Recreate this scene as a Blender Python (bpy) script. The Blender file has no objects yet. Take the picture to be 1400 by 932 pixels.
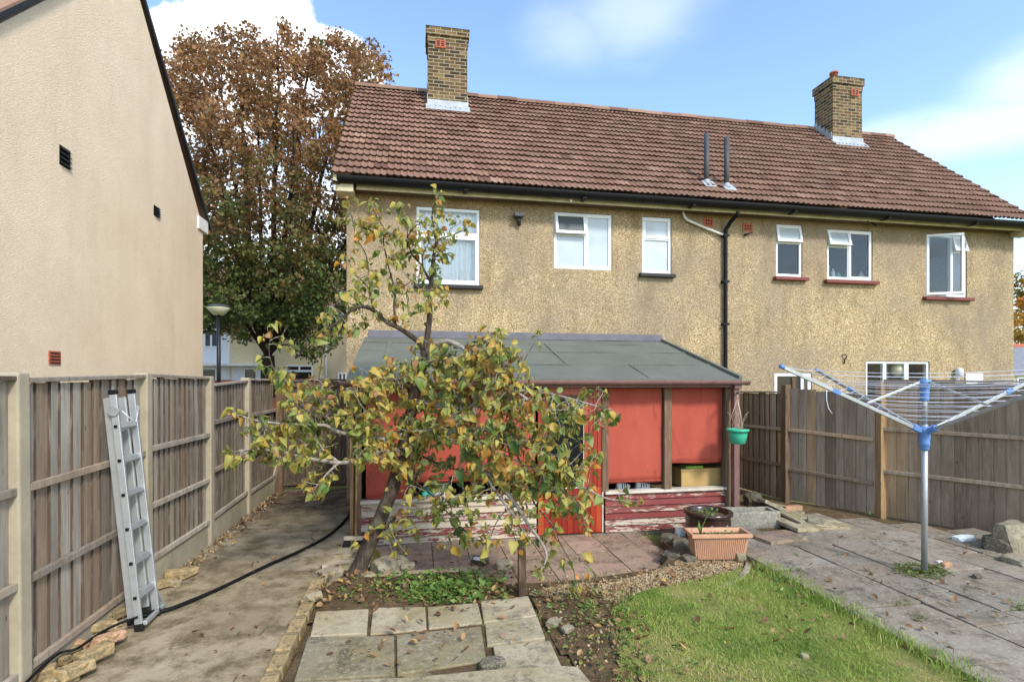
import bpy, math, random
import numpy as np
from mathutils import Vector, Matrix, noise as mnoise
random.seed(7)
RNG = np.random.default_rng(7)
S = bpy.context.scene
COL = S.collection
R = math.radians
# ------------------------------------------------------------------ camera geometry of the photograph
TH = R(10.25); F = 719.0; CX = 700.0; HY = 520.0; H = 1.95
CT, ST = math.cos(TH), math.sin(TH)
def ray(px, py):
    xr = (px-CX)/F
    return Vector((xr*CT+ST, -xr*ST+CT, (HY-py)/F))
EYE = Vector((0, 0, H))
def PD(px, py, d): return EYE + ray(px, py)*d            # at depth d
def PZ(px, py, z):
    r = ray(px, py); return EYE + r*((z-H)/r.z)
def PY(px, py, y):
    r = ray(px, py); return EYE + r*(y/r.y)
def PX(px, py, x):
    r = ray(px, py); return EYE + r*(x/r.x)
def lin(h):
    h = h.lstrip('#'); o = []
    for i in (0, 2, 4):
        c = int(h[i:i+2], 16)/255
        o.append(c/12.92 if c <= .04045 else ((c+.055)/1.055)**2.4)
    return (*o, 1)
# ------------------------------------------------------------------ materials
class NT:
    def __init__(self, name):
        self.m = bpy.data.materials.new(name); self.m.use_nodes = True
        self.t = self.m.node_tree; self.t.nodes.clear()
        self.out = self.n('ShaderNodeOutputMaterial')
        self.tc = self.n('ShaderNodeTexCoord')
        self.p = None
    def n(self, typ, **kw):
        nd = self.t.nodes.new(typ)
        for k, v in kw.items(): setattr(nd, k, v)
        return nd
    def l(self, a, b): self.t.links.new(a, b)
    def put(self, sock, v):
        if hasattr(v, 'is_output'): self.l(v, sock)
        else: sock.default_value = v
    def obj(self, scale=(1, 1, 1), rot=(0, 0, 0)):
        mp = self.n('ShaderNodeMapping'); self.l(self.tc.outputs['Object'], mp.inputs[0])
        mp.inputs['Scale'].default_value = scale; mp.inputs['Rotation'].default_value = rot
        return mp.outputs[0]
    def noise(self, scale, detail=4, rough=.55, vec=None, dist=0):
        nd = self.n('ShaderNodeTexNoise'); nd.inputs['Scale'].default_value = scale
        nd.inputs['Detail'].default_value = detail; nd.inputs['Roughness'].default_value = rough
        nd.inputs['Distortion'].default_value = dist
        self.l(vec if vec is not None else self.tc.outputs['Object'], nd.inputs['Vector'])
        return nd.outputs[0]
    def vor(self, scale, vec=None, feature='F1', out='Distance', rnd=1):
        nd = self.n('ShaderNodeTexVoronoi', feature=feature); nd.inputs['Scale'].default_value = scale
        nd.inputs['Randomness'].default_value = rnd
        self.l(vec if vec is not None else self.tc.outputs['Object'], nd.inputs['Vector'])
        return nd.outputs[out]
    def attr(self, name='rnd'):
        nd = self.n('ShaderNodeAttribute', attribute_name=name); return nd.outputs['Fac']
    def ramp(self, fac, stops, interp='LINEAR'):
        nd = self.n('ShaderNodeValToRGB'); cr = nd.color_ramp; cr.interpolation = interp
        while len(cr.elements) < len(stops): cr.elements.new(.5)
        for e, (p, c) in zip(cr.elements, stops):
            e.position = p
            e.color = lin(c) if isinstance(c, str) else ((c, c, c, 1) if not isinstance(c, tuple) else c)
        self.l(fac, nd.inputs[0]); return nd.outputs[0]
    def mix(self, fac, a, b, mode='MIX'):
        nd = self.n('ShaderNodeMix', data_type='RGBA', blend_type=mode)
        nd.clamp_factor = True
        self.put(nd.inputs[0], fac)
        self.put(nd.inputs[6], lin(a) if isinstance(a, str) else a)
        self.put(nd.inputs[7], lin(b) if isinstance(b, str) else b)
        return nd.outputs[2]
    def math(self, op, a, b=0, c=0):
        nd = self.n('ShaderNodeMath', operation=op)
        self.put(nd.inputs[0], a); self.put(nd.inputs[1], b)
        if op in ('MULTIPLY_ADD', 'SMOOTH_MIN'): self.put(nd.inputs[2], c)
        return nd.outputs[0]
    def sep(self, vec):
        nd = self.n('ShaderNodeSeparateXYZ'); self.l(vec, nd.inputs[0]); return nd.outputs
    def bump(self, h, strength=.5, dist=.01, normal=None):
        nd = self.n('ShaderNodeBump'); nd.inputs['Strength'].default_value = strength
        nd.inputs['Distance'].default_value = dist; self.l(h, nd.inputs['Height'])
        if normal is not None: self.l(normal, nd.inputs['Normal'])
        return nd.outputs[0]
    def done(self, color, rough=.8, metal=0, spec=.5, normal=None, **kw):
        p = self.n('ShaderNodeBsdfPrincipled'); self.p = p
        self.put(p.inputs['Base Color'], lin(color) if isinstance(color, str) else color)
        self.put(p.inputs['Roughness'], rough); p.inputs['Metallic'].default_value = metal
        p.inputs['Specular IOR Level'].default_value = spec
        for k, v in kw.items(): self.put(p.inputs[k], v)
        if normal is not None: self.l(normal, p.inputs['Normal'])
        self.l(p.outputs[0], self.out.inputs[0]); return self.m
M = {}
def simple(key, col, rough=.6, metal=0, spec=.4, var=.12, scale=9, bump=.0, vecscale=(1, 1, 1)):
    t = NT(key); v = t.obj(vecscale)
    n = t.noise(scale, 5, .6, v); n2 = t.noise(scale*5, 3, .6, v)
    f = t.math('ADD', t.math('MULTIPLY', n, .65), t.math('MULTIPLY', n2, .35))
    c = lin(col) if isinstance(col, str) else col
    lo = tuple(x*(1-var*1.6) for x in c[:3])+(1,); hi = tuple(min(1, x*(1+var*1.6)) for x in c[:3])+(1,)
    colr = t.ramp(f, [(.3, lo), (.7, hi)])
    nm = t.bump(f, bump, .01) if bump else None
    M[key] = t.done(colr, rough, metal, spec, nm); return M[key]

def mk_materials():
    # pebbledash of the pair of houses
    t = NT('pebbledash'); o = t.tc.outputs['Object']
    cell = t.vor(66, out='Color'); cs = t.sep(cell)[0]
    d = t.vor(66)
    col = t.ramp(cs, [(0, '#6c5b45'), (.12, '#907c5d'), (.38, '#a8916a'), (.7, '#b59e76'), (.9, '#c8b490'), (1, '#dacbae')])
    st = t.noise(.55, 6, .62); st2 = t.noise(2.6, 5, .6, t.obj((1, 1, .35)))
    col = t.mix(t.ramp(st, [(.38, 0), (.62, .7)]), col, '#85796a', 'MIX')
    col = t.mix(t.ramp(st2, [(.48, 0), (.72, .5)]), col, '#6e6049', 'MIX')
    gaps = t.ramp(d, [(.45, 0), (.85, .35)])
    z = t.sep(o)[2]
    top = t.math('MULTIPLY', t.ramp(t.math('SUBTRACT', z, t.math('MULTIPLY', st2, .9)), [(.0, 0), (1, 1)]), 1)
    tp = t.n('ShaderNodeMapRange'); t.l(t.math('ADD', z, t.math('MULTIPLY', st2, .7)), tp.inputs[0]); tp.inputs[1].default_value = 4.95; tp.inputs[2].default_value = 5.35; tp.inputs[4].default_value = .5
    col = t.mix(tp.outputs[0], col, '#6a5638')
    col = t.mix(gaps, col, '#5f5138')
    M['pebbledash'] = t.done(col, .92, 0, .2, t.bump(t.math('SUBTRACT', 1, d), .8, .008))
    # smooth roughcast, neighbour
    t = NT('peach_render'); n = t.noise(85, 3, .7); n2 = t.noise(1.1, 5, .6); n3 = t.noise(28, 3, .6, t.obj((1, 1, 1)))
    col = t.ramp(n2, [(.3, '#e5ceb0'), (.7, '#eed9bc')])
    col = t.mix(t.ramp(n3, [(.4, 0), (.75, .22)]), col, '#b59a77'); col = t.mix(t.ramp(t.noise(2.2, 6, .65, t.obj((1, 1, .16))), [(.48, 0), (.75, .25)]), col, '#c2a98a'); col = t.mix(t.ramp(t.noise(.6, 6, .7), [(.5, 0), (.7, .25)]), col, '#c2a98c')
    n4 = t.noise(34, 4, .65, t.obj((1, 1, 2.2), (.5, 0, 0)))
    h = t.math('ADD', n, t.math('MULTIPLY', n4, 1.3))
    M['peach_render'] = t.done(col, .9, 0, .2, t.bump(h, .75, .012))
    # roof tiles
    t = NT('roof_tile'); r = t.attr()
    col = t.ramp(r, [(0, '#5f4639'), (.35, '#775a4a'), (.7, '#866856'), (1, '#967765')])
    n = t.noise(1.1, 6, .65); col = t.mix(t.ramp(n, [(.45, 0), (.72, .35)]), col, '#6e5a4a')
    n2 = t.noise(9, 6, .7); col = t.mix(t.ramp(n2, [(.63, 0), (.70, .75)]), col, '#2c2620')
    n3 = t.noise(16, 4, .75, t.obj((1, 1, 1), (.4, .3, 1))); col = t.mix(t.ramp(n3, [(.70, 0), (.74, .8)]), col, '#b0a58c')
    M['roof_tile'] = t.done(col, .85, 0, .25, t.bump(t.noise(70, 4, .6), .35, .006))
    # stock brick
    def brick(key, c1, c2, mort, rot=(R(90), 0, 0), s=1):
        t = NT(key); mp = t.obj((1, 1, 1))
        x, y, z = t.sep(mp)[0:3]
        cmb = t.n('ShaderNodeCombineXYZ'); t.l(t.math('ADD', x, y), cmb.inputs[0]); t.l(z, cmb.inputs[1])
        b = t.n('ShaderNodeTexBrick'); t.l(cmb.outputs[0], b.inputs[0])
        b.inputs['Scale'].default_value = 1/s; b.inputs['Brick Width'].default_value = .225; b.inputs['Row Height'].default_value = .075
        b.inputs['Mortar Size'].default_value = .008; b.inputs['Bias'].default_value = 0
        b.inputs['Color1'].default_value = (0, 0, 0, 1); b.inputs['Color2'].default_value = (1, 1, 1, 1)
        b.inputs['Mortar'].default_value = (.5, .5, .5, 1)
        col = t.ramp(b.outputs['Color'], [(0, c1), (.35, '#5d4a2c'), (.6, c2), (.85, '#836d47'), (1, '#6e4633')])
        n = t.noise(6, 6, .7); col = t.mix(t.ramp(n, [(.4, 0), (.72, .75)]), col, '#28231a')
        col = t.mix(b.outputs['Fac'], col, mort)
        h = t.math('SUBTRACT', t.math('MULTIPLY', t.noise(60, 3), .4), b.outputs['Fac'])
        M[key] = t.done(col, .92, 0, .2, t.bump(h, .8, .012))
    brick('stock_brick', '#3a2f24', '#6c5838', '#958d7a')
    # felt roof
    t = NT('roof_felt'); n = t.noise(1.4, 5, .6); g = t.noise(160, 2, .6)
    col = t.ramp(n, [(.3, '#54574f'), (.7, '#676a61')]); col = t.mix(t.ramp(g, [(.45, 0), (.7, .5)]), col, '#82867d')
    nb = t.noise(7, 5, .7); col = t.mix(t.ramp(nb, [(.6, 0), (.75, .5)]), col, '#4b4e47')
    M['roof_felt'] = t.done(col, .95, 0, .15, t.bump(g, .5, .005))
    # weathered fence wood: boards tell their own tint, dark first stop holds painted edge shade
    def wood(key, stops, streak='#4a3e32', vs=(14, 14, .9), sa=.55):
        t = NT(key); r = t.attr(); v = t.obj(vs)
        n = t.noise(1.6, 6, .65, v, .4); n2 = t.noise(5, 4, .6, v)
        col = t.ramp(r, stops)
        col = t.mix(t.ramp(n, [(.42, 0), (.72, sa)]), col, streak)
        col = t.mix(t.ramp(n2, [(.52, 0), (.75, .35)]), col, '#c2b6a4')
        big = t.noise(1.6, 5, .65, t.obj((1.6, 1.6, .8))); col = t.mix(t.ramp(big, [(.44, 0), (.7, .5)]), col, '#6d5d4c')
        kn = t.vor(3.2, t.obj((2.2, 2.2, 1))); col = t.mix(t.ramp(kn, [(.03, .8), (.09, 0)]), col, '#33291f')
        M[key] = t.done(col, .88, 0, .2, t.bump(n, .45, .006))
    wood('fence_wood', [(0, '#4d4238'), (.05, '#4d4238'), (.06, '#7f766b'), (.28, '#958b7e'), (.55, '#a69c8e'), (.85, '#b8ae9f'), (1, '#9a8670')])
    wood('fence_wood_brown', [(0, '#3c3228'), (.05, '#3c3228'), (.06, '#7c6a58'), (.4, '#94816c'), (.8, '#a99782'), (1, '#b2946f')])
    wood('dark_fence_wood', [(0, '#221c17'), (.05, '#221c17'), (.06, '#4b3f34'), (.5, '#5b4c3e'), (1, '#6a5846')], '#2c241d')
    wood('post_wood', [(0, '#8a6d4a'), (1, '#a38459')], '#5c4128')
    wood('weathered_post_wood', [(0, '#5a4532'), (1, '#7a6450')], '#33241a')
    wood('pale_wood', [(0, '#a59882'), (1, '#bdb09a')], '#7b6e5b')
    wood('sill_wood', [(0, '#c8bfae'), (1, '#d8d0c0')], '#8a7866', (2, 14, 14), .4)
    # bark
    t = NT('bark'); v = t.obj((1, 1, .3)); n = t.noise(30, 6, .7, v); n2 = t.noise(5, 4)
    col = t.ramp(n, [(.3, '#2c241d'), (.55, '#4c4138'), (.75, '#6f6458')]); col = t.mix(t.ramp(n2, [(.5, 0), (.7, .4)]), col, '#6f7058')
    M['bark'] = t.done(col, .9, 0, .2, t.bump(n, .9, .012))
    t = NT('pale_bark'); n = t.noise(40, 5, .7)
    col = t.ramp(n, [(.3, '#5f564b'), (.5, '#8d857a'), (.72, '#b3ab9e')]); M['pale_bark'] = t.done(col, .9, 0, .2, t.bump(n, .6, .006))
    t = NT('dark_bark'); n = t.noise(9, 5, .7); M['dark_bark'] = t.done(t.ramp(n, [(.3, '#231c16'), (.7, '#40352a')]), .95, 0, .1)
    # leaves
    def leaf(key, stops, trans=.35):
        t = NT(key); r = t.attr(); n = t.noise(28, 3)
        col = t.ramp(r, stops); col = t.mix(t.ramp(n, [(.5, 0), (.8, .3)]), col, '#7d6a2a')
        p = t.n('ShaderNodeBsdfPrincipled'); t.l(col, p.inputs['Base Color']); p.inputs['Roughness'].default_value = .5
        p.inputs['Specular IOR Level'].default_value = .35
        tr = t.n('ShaderNodeBsdfTranslucent'); t.l(col, tr.inputs[0])
        ms = t.n('ShaderNodeMixShader'); ms.inputs[0].default_value = trans
        t.l(p.outputs[0], ms.inputs[1]); t.l(tr.outputs[0], ms.inputs[2]); t.l(ms.outputs[0], t.out.inputs[0]); M[key] = t.m
    leaf('pear_leaf', [(0, '#46612f'), (.12, '#5f783b'), (.3, '#818e48'), (.5, '#9d994e'), (.68, '#b1a250'), (.8, '#bd9f48'), (.88, '#a88248'), (.95, '#946446'), (1, '#c08638')])
    leaf('rust_leaf', [(0, '#3a4d26'), (.2, '#5b6c36'), (.4, '#75703c'), (.55, '#7f663f'), (.75, '#886343'), (.9, '#966c48'), (1, '#ad8250')], .42)
    leaf('orange_leaf', [(0, '#5d6a2c'), (.4, '#9a8030'), (.7, '#c08a30'), (1, '#c9702c')], .3)
    leaf('grass_blade', [(0, '#698838'), (.38, '#88a346'), (.64, '#a3b056'), (.82, '#bdb66e'), (1, '#c4b284')], .3)
    leaf('weed_leaf', [(0, '#44602c'), (.5, '#66863e'), (.9, '#83984c'), (1, '#a9a255')], .25)
    leaf('fallen_leaf', [(0, '#3a2a1f'), (.3, '#6a4e36'), (.6, '#8d6a45'), (.85, '#a88a5c'), (1, '#c69238')], .1)
    leaf('moss_leaf', [(0, '#3c4a1c'), (.6, '#5c6c28'), (1, '#7a8438')], .1)
    # ground
    t = NT('dirty_concrete'); n = t.noise(.9, 7, .65, None, .3); n2 = t.noise(4, 6, .7); g = t.noise(90, 3, .7)
    col = t.ramp(n, [(.3, '#7d7058'), (.5, '#988a70'), (.7, '#ada088')])
    col = t.mix(t.ramp(n2, [(.44, 0), (.62, .85)]), col, '#5c5038')
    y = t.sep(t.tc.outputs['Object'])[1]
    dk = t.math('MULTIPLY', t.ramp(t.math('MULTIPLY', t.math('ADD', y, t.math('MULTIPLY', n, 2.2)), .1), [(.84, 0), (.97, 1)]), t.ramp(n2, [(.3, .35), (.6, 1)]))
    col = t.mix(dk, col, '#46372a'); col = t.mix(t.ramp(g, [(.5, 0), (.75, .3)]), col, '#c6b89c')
    col = t.mix(t.ramp(t.noise(14, 5, .7), [(.62, 0), (.7, .55)]), col, '#55462f')
    h = t.math('ADD', t.math('MULTIPLY', n2, 1.5), t.math('MULTIPLY', g, .5))
    M['dirty_concrete'] = t.done(col, .93, 0, .2, t.bump(h, .7, .015))
    def slab(key, a, b, moss, sc=1):
        t = NT(key); r = t.attr(); n = t.noise(1.8*sc, 7, .65); n2 = t.noise(7*sc, 6, .7); g = t.noise(120, 3, .7)
        n3 = t.noise(2.6*sc, 8, .75, None, .8); n4 = t.noise(24*sc, 5, .7)
        col = t.ramp(r, [(0, a), (1, b)]); col = t.mix(t.ramp(n, [(.40, 0), (.62, .75)]), col, moss)
        col = t.mix(t.ramp(n2, [(.48, 0), (.66, .7)]), col, '#544c3c'); col = t.mix(t.ramp(n3, [(.56, 0), (.64, .65)]), col, '#3f3b30')
        col = t.mix(t.ramp(n4, [(.52, 0), (.7, .5)]), col, '#b5ac96'); col = t.mix(t.ramp(g, [(.55, 0), (.8, .45)]), col, '#cfc7b2')
        col = t.mix(t.ramp(t.vor(17), [(.06, .7), (.13, 0)]), col, '#bdb7a6')
        M[key] = t.done(col, .92, 0, .2, t.bump(t.math('ADD', n2, t.math('MULTIPLY', g, .6)), .6, .01))
    slab('slab_concrete', '#7d7562', '#b0a388', '#857852')
    slab('patio_concrete', '#767064', '#968d7f', '#7f705c')
    slab('clay_paver', '#8c705e', '#a58a76', '#8f8069')
    slab('tan_concrete', '#a2957a', '#b5a88c', '#8a7c58', 2)
    simple('post_concrete', '#9f957f', .92, 0, .2, .11, 3.2, .25); simple('gravel_board_concrete', '#9d947e', .92, 0, .2, .16, 2.6, .25)
    slab('rock', '#8d8470', '#a89d85', '#77705a', 3)
    slab('dark_rock', '#4c463c', '#6a6254', '#3c4030', 3)
    slab('yellow_brick', '#9c8458', '#b59c70', '#80704e', 4)
    slab('pink_brick', '#b98468', '#c79a7c', '#a88a5c', 4)
    t = NT('soil'); n = t.noise(6, 7, .7); g = t.noise(60, 4, .7)
    col = t.ramp(n, [(.3, '#4d3f2e'), (.55, '#6b5a42'), (.75, '#8a7859')]); col = t.mix(t.ramp(g, [(.5, 0), (.75, .5)]), col, '#9c8a68')
    M['soil'] = t.done(col, .97, 0, .1, t.bump(t.math('ADD', n, g), .9, .03))
    t = NT('turf_soil'); n = t.noise(2.2, 7, .7); g = t.noise(70, 4, .7)
    col = t.ramp(n, [(.3, '#73803e'), (.55, '#8f9250'), (.75, '#a89a6c')]); col = t.mix(t.ramp(g, [(.5, 0), (.75, .5)]), col, '#85734a')
    M['turf_soil'] = t.done(col, .97, 0, .1, t.bump(g, .9, .03))
    t = NT('gravel'); r = t.attr(); M['gravel'] = t.done(t.ramp(r, [(0, '#75634a'), (.4, '#937d5c'), (.75, '#a8946f'), (1, '#c4b594')]), .85, 0, .25)
    # peeling red paint over grey timber
    def peel(key, lo, hi, red=('#64201b', '#7e2a24')):
        t = NT(key); v = t.obj((1.9, 9, 12)); n = t.noise(2.6, 8, .72, v, .25); n2 = t.noise(16, 5, .7, t.obj((1.5, 9, 9)))
        f = t.math('ADD', t.math('MULTIPLY', n, .75), t.math('MULTIPLY', n2, .25))
        f = t.math('ADD', f, t.math('MULTIPLY', t.math('SUBTRACT', t.attr(), .5), .22))
        bare = t.mix(t.noise(30, 4, .6, t.obj((.5, 3, 9))), '#8d7c68', '#d3c8b4')
        rd = t.mix(t.noise(8, 4), red[0], red[1])
        msk = t.ramp(f, [(lo, 1), (hi, 0)])
        M[key] = t.done(t.mix(msk, bare, rd), t.mix(msk, (.9, .9, .9, 1), (.5, .5, .5, 1)), 0, .3, t.bump(msk, .5, .004))
    peel('peeling_red', .545, .575); peel('peeling_pale', .40, .44)
    t = NT('door_red'); v = t.obj((20, 20, .8)); n = t.noise(2, 6, .7, v)
    col = t.ramp(t.attr(), [(0, '#7a2012'), (.5, '#932c17'), (1, '#b04a24')]); col = t.mix(t.ramp(n, [(.45, 0), (.7, .7)]), col, '#64140c')
    M['door_red'] = t.done(col, .38, 0, .5, t.bump(n, .25, .004))
    t = NT('red_blind'); n = t.noise(2.2, 5, .6, t.obj((1, 1, .35))); w = t.noise(240, 2, .5, t.obj((1, 1, .12))); b = t.noise(3.0, 7, .75, t.obj((1.6, 1, .7)), .9)
    col = t.ramp(n, [(.3, '#9c4636'), (.7, '#ac5443')]); col = t.mix(t.ramp(w, [(.45, 0), (.7, .25)]), col, '#9c4a3f')
    col = t.mix(t.ramp(b, [(.54, 0), (.68, .6)]), col, '#7a3731')
    M['red_blind'] = t.done(col, .8, 0, .2, t.bump(n, .3, .03))
    simple('white_upvc', '#d9dbdc', .35, var=.03); simple('grey_frame', '#b9bdc0', .4)
    simple('black_plastic', '#131315', .55, 0, .2, .3); simple('rubber', '#141414', .6)
    simple('cream_board', '#b9ae90', .7, var=.22, scale=4, vecscale=(1, 1, 2)); simple('white_board', '#dcdad2', .6)
    simple('lead', '#9aa0a4', .6, .1, .5, .15, 7, .2); simple('grey_flashing', '#5c5b61', .7, 0, .3, .15, 4, .2)
    simple('pipe_grey', '#404244', .6, 0, .4, .2, 6, .2); simple('terracotta', '#a4553c', .8, var=.15, bump=.2)
    simple('trough_clay', '#bd8f70', .6, var=.1, scale=5, bump=.05); simple('brown_glaze', '#35231c', .22, 0, .6, .3, 5)
    simple('brown_gutter', '#745650', .45, var=.15); simple('green_plastic', '#3fae8a', .35, var=.06)
    simple('aluminium', '#b8bcbc', .42, .6, .5, .08, 12); simple('galvanised', '#a9adad', .42, .55, .5, .1, 14)
    simple('airer_blue', '#5c82b6', .4, var=.08); simple('line_white', '#d9dce8', .5, var=.03)
    simple('sill_dark', '#1f1d1b', .6, var=.3); simple('sill_red', '#6b2b26', .5, var=.15)
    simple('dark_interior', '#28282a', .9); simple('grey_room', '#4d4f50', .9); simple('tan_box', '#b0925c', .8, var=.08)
    simple('lime_card', '#7fae3a', .7); simple('cyan_cloth', '#49b5a8', .7); simple('white_cloth', '#d9dde0', .8)
    simple('net_curtain', '#eef2f3', .9, var=.04); simple('paper_globe', '#efe6c8', .8, var=.04)
    simple('pink_shoe', '#d2a8a6', .7); simple('stone_trough', '#8f8b7c', .95, 0, .15, .35, 30, .9)
    simple('blue_box', '#7fb4d8', .6); simple('rust_wall', '#8a4a38', .85, var=.2, bump=.3)
    simple('white_render', '#d9dbe0', .85, var=.05); simple('cream_render', '#cdbd98', .85, var=.08); simple('buff_render', '#b8ab90', .85, var=.08)
    simple('pink_tile', '#9a6f62', .85, var=.2, scale=6); simple('grey_slate', '#77797d', .8, var=.2, scale=8)
    simple('lamp_glass', '#cfcfae', .35, var=.04); simple('black_metal', '#15161a', .45, .2); simple('turquoise_lump', '#cfdcda', .6)
    simple('orange_leafless', '#8a6a2a', .9)
    # glass
    def glass(key, tint, refl, rough=.02, fk=1.1):
        t = NT(key); tr = t.n('ShaderNodeBsdfTransparent'); tr.inputs[0].default_value = tint
        gl = t.n('ShaderNodeBsdfGlossy'); gl.inputs['Roughness'].default_value = rough; gl.inputs[0].default_value = (.85, .87, .85, 1)
        lw = t.n('ShaderNodeFresnel'); lw.inputs[0].default_value = 1.5
        f = t.math('ADD', t.math('MULTIPLY', lw.outputs[0], fk), refl)
        ms = t.n('ShaderNodeMixShader'); t.l(f, ms.inputs[0]); t.l(tr.outputs[0], ms.inputs[1]); t.l(gl.outputs[0], ms.inputs[2])
        t.l(ms.outputs[0], t.out.inputs[0]); M[key] = t.m
    glass('window_glass', (.93, .95, .95, 1), .03)
    glass('dim_glass', (.85, .88, .86, 1), .01, .01, 1.0)
    glass('kitchen_glass', (.96, .97, .96, 1), .0, .01, .4)
    t = NT('dark_glass'); M['dark_glass'] = t.done('#14171a', .12, 0, .35)
    t = NT('grey_glass'); M['grey_glass'] = t.done('#4c5254', .5, 0, .25)
    t = NT('frosted_glass'); n = t.noise(2.2, 3)
    M['frosted_glass'] = t.done(t.ramp(n, [(.3, '#9da8ac'), (.7, '#b3bcbf')]), .22, 0, .6, t.bump(t.noise(90, 2), .1, .003))
mk_materials()
# ------------------------------------------------------------------ mesh building
class MB:
    def __init__(self): self.v = []; self.f = []; self.r = []; self.M = None; self.rv = None; self.sm = []
    def add(self, vs, fs, r=None, smooth=False):
        b = len(self.v)
        if self.M is not None: vs = [self.M @ Vector(p) for p in vs]
        self.v += [tuple(p) for p in vs]
        rr = r if r is not None else (self.rv if self.rv is not None else random.random())
        for f in fs:
            self.f.append([b+i for i in f]); self.r.append(rr); self.sm.append(smooth)
    def hexa(self, p, r=None):   # eight corners: bottom 4 ccw, top 4 ccw
        self.add(p, [(3, 2, 1, 0), (4, 5, 6, 7), (0, 1, 5, 4), (1, 2, 6, 5), (2, 3, 7, 6), (3, 0, 4, 7)], r)
    def box(self, x0, x1, y0, y1, z0, z1, r=None):
        self.hexa([(x0, y0, z0), (x1, y0, z0), (x1, y1, z0), (x0, y1, z0), (x0, y0, z1), (x1, y0, z1), (x1, y1, z1), (x0, y1, z1)], r)
    def beam(self, a, b, w, h, up=(0, 0, 1), r=None, w2=None, h2=None):
        a = Vector(a); b = Vector(b); d = (b-a).normalized(); u = Vector(up)
        s = d.cross(u)
        if s.length < 1e-4: s = d.cross(Vector((0, 1, 0)))
        s.normalize(); u = s.cross(d)
        w2 = w2 or w; h2 = h2 or h
        q = lambda c, ww, hh: [c-s*ww/2-u*hh/2, c+s*ww/2-u*hh/2, c+s*ww/2+u*hh/2, c-s*ww/2+u*hh/2]
        A = q(a, w, h); B = q(b, w2, h2)
        self.add(A+B, [(0, 1, 2, 3), (7, 6, 5, 4), (0, 4, 5, 1), (1, 5, 6, 2), (2, 6, 7, 3), (3, 7, 4, 0)], r)
    def tube(self, pts, rad, n=8, cap=True, r=None, smooth=True):
        pts = [Vector(p) for p in pts]
        if not hasattr(rad, '__len__'): rad = [rad]*len(pts)
        vs = []; fs = []; ref = None
        for i, p in enumerate(pts):
            d = (pts[min(i+1, len(pts)-1)]-pts[max(i-1, 0)])
            d = d.normalized() if d.length > 1e-9 else Vector((0, 0, 1))
            if ref is None:
                ref = d.cross(Vector((0, 0, 1)))
                if ref.length < .05: ref = d.cross(Vector((1, 0, 0)))
            ref = (ref-d*ref.dot(d)).normalized(); bi = d.cross(ref)
            for k in range(n):
                a = 2*math.pi*k/n; vs.append(p+(ref*math.cos(a)+bi*math.sin(a))*rad[i])
        for i in range(len(pts)-1):
            for k in range(n):
                fs.append((i*n+k, i*n+(k+1) % n, (i+1)*n+(k+1) % n, (i+1)*n+k))
        if cap: fs.append(tuple(range(n-1, -1, -1))); fs.append(tuple((len(pts)-1)*n+k for k in range(n)))
        self.add(vs, fs, r, smooth)
    def lathe(self, prof, c=(0, 0, 0), n=28, r=None, sx=1, sy=1):
        vs = []; fs = []; c = Vector(c)
        for rr, z in prof:
            for k in range(n):
                a = 2*math.pi*k/n; vs.append(c+Vector((rr*math.cos(a)*sx, rr*math.sin(a)*sy, z)))
        for i in range(len(prof)-1):
            for k in range(n): fs.append((i*n+k, i*n+(k+1) % n, (i+1)*n+(k+1) % n, (i+1)*n+k))
        fs.append(tuple(range(n-1, -1, -1))); fs.append(tuple((len(prof)-1)*n+k for k in range(n)))
        self.add(vs, fs, r, True)
    def prism(self, poly, z0, z1, r=None):
        n = len(poly); z = lambda q, i: q[i] if hasattr(q, '__len__') else q
        vs = [(p[0], p[1], z(z0, i)) for i, p in enumerate(poly)]+[(p[0], p[1], z(z1, i)) for i, p in enumerate(poly)]
        fs = [tuple(range(n-1, -1, -1)), tuple(range(n, 2*n))]+[(i, (i+1) % n, n+(i+1) % n, n+i) for i in range(n)]
        self.add(vs, fs, r)
    def ext(self, poly, d, r=None):   # 3-D polygon pushed along d
        n = len(poly); d = Vector(d); vs = [Vector(p) for p in poly]; vs += [p+d for p in vs]
        fs = [tuple(range(n-1, -1, -1)), tuple(range(n, 2*n))]+[(i, (i+1) % n, n+(i+1) % n, n+i) for i in range(n)]
        self.add(vs, fs, r)
    def ring(self, x0, x1, z0, z1, w, y0, y1, r=None, wb=None):   # rectangular frame in an XZ plane
        wb = wb or w
        self.box(x0, x1, y0, y1, z1-w, z1, r); self.box(x0, x1, y0, y1, z0, z0+wb, r)
        self.box(x0, x0+w, y0, y1, z0+wb, z1-w, r); self.box(x1-w, x1, y0, y1, z0+wb, z1-w, r)
    def rock(self, c, sx, sy, sz, seed=0, rz=0, r=None, sub=2, rough=.3, cut=.0):
        import bmesh
        bm = bmesh.new(); bmesh.ops.create_icosphere(bm, subdivisions=sub, radius=1)
        vs = []
        for v in bm.verts:
            p = v.co.copy(); k = 1+rough*mnoise.noise(p*1.3+Vector((seed*7.3, seed*3.1, 0)))+rough*.4*mnoise.noise(p*3+Vector((seed, 0, seed)))
            p *= k
            m = .74
            p = Vector((max(-m, min(m, p.x)), max(-m, min(m, p.y)), max(-m, min(m, p.z))))/m
            x, y = p.x*sx, p.y*sy
            vs.append((c[0]+x*math.cos(rz)-y*math.sin(rz), c[1]+x*math.sin(rz)+y*math.cos(rz), c[2]+p.z*sz))
        fs = [tuple(v.index for v in f.verts) for f in bm.faces]; bm.free()
        self.add(vs, fs, r)
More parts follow.
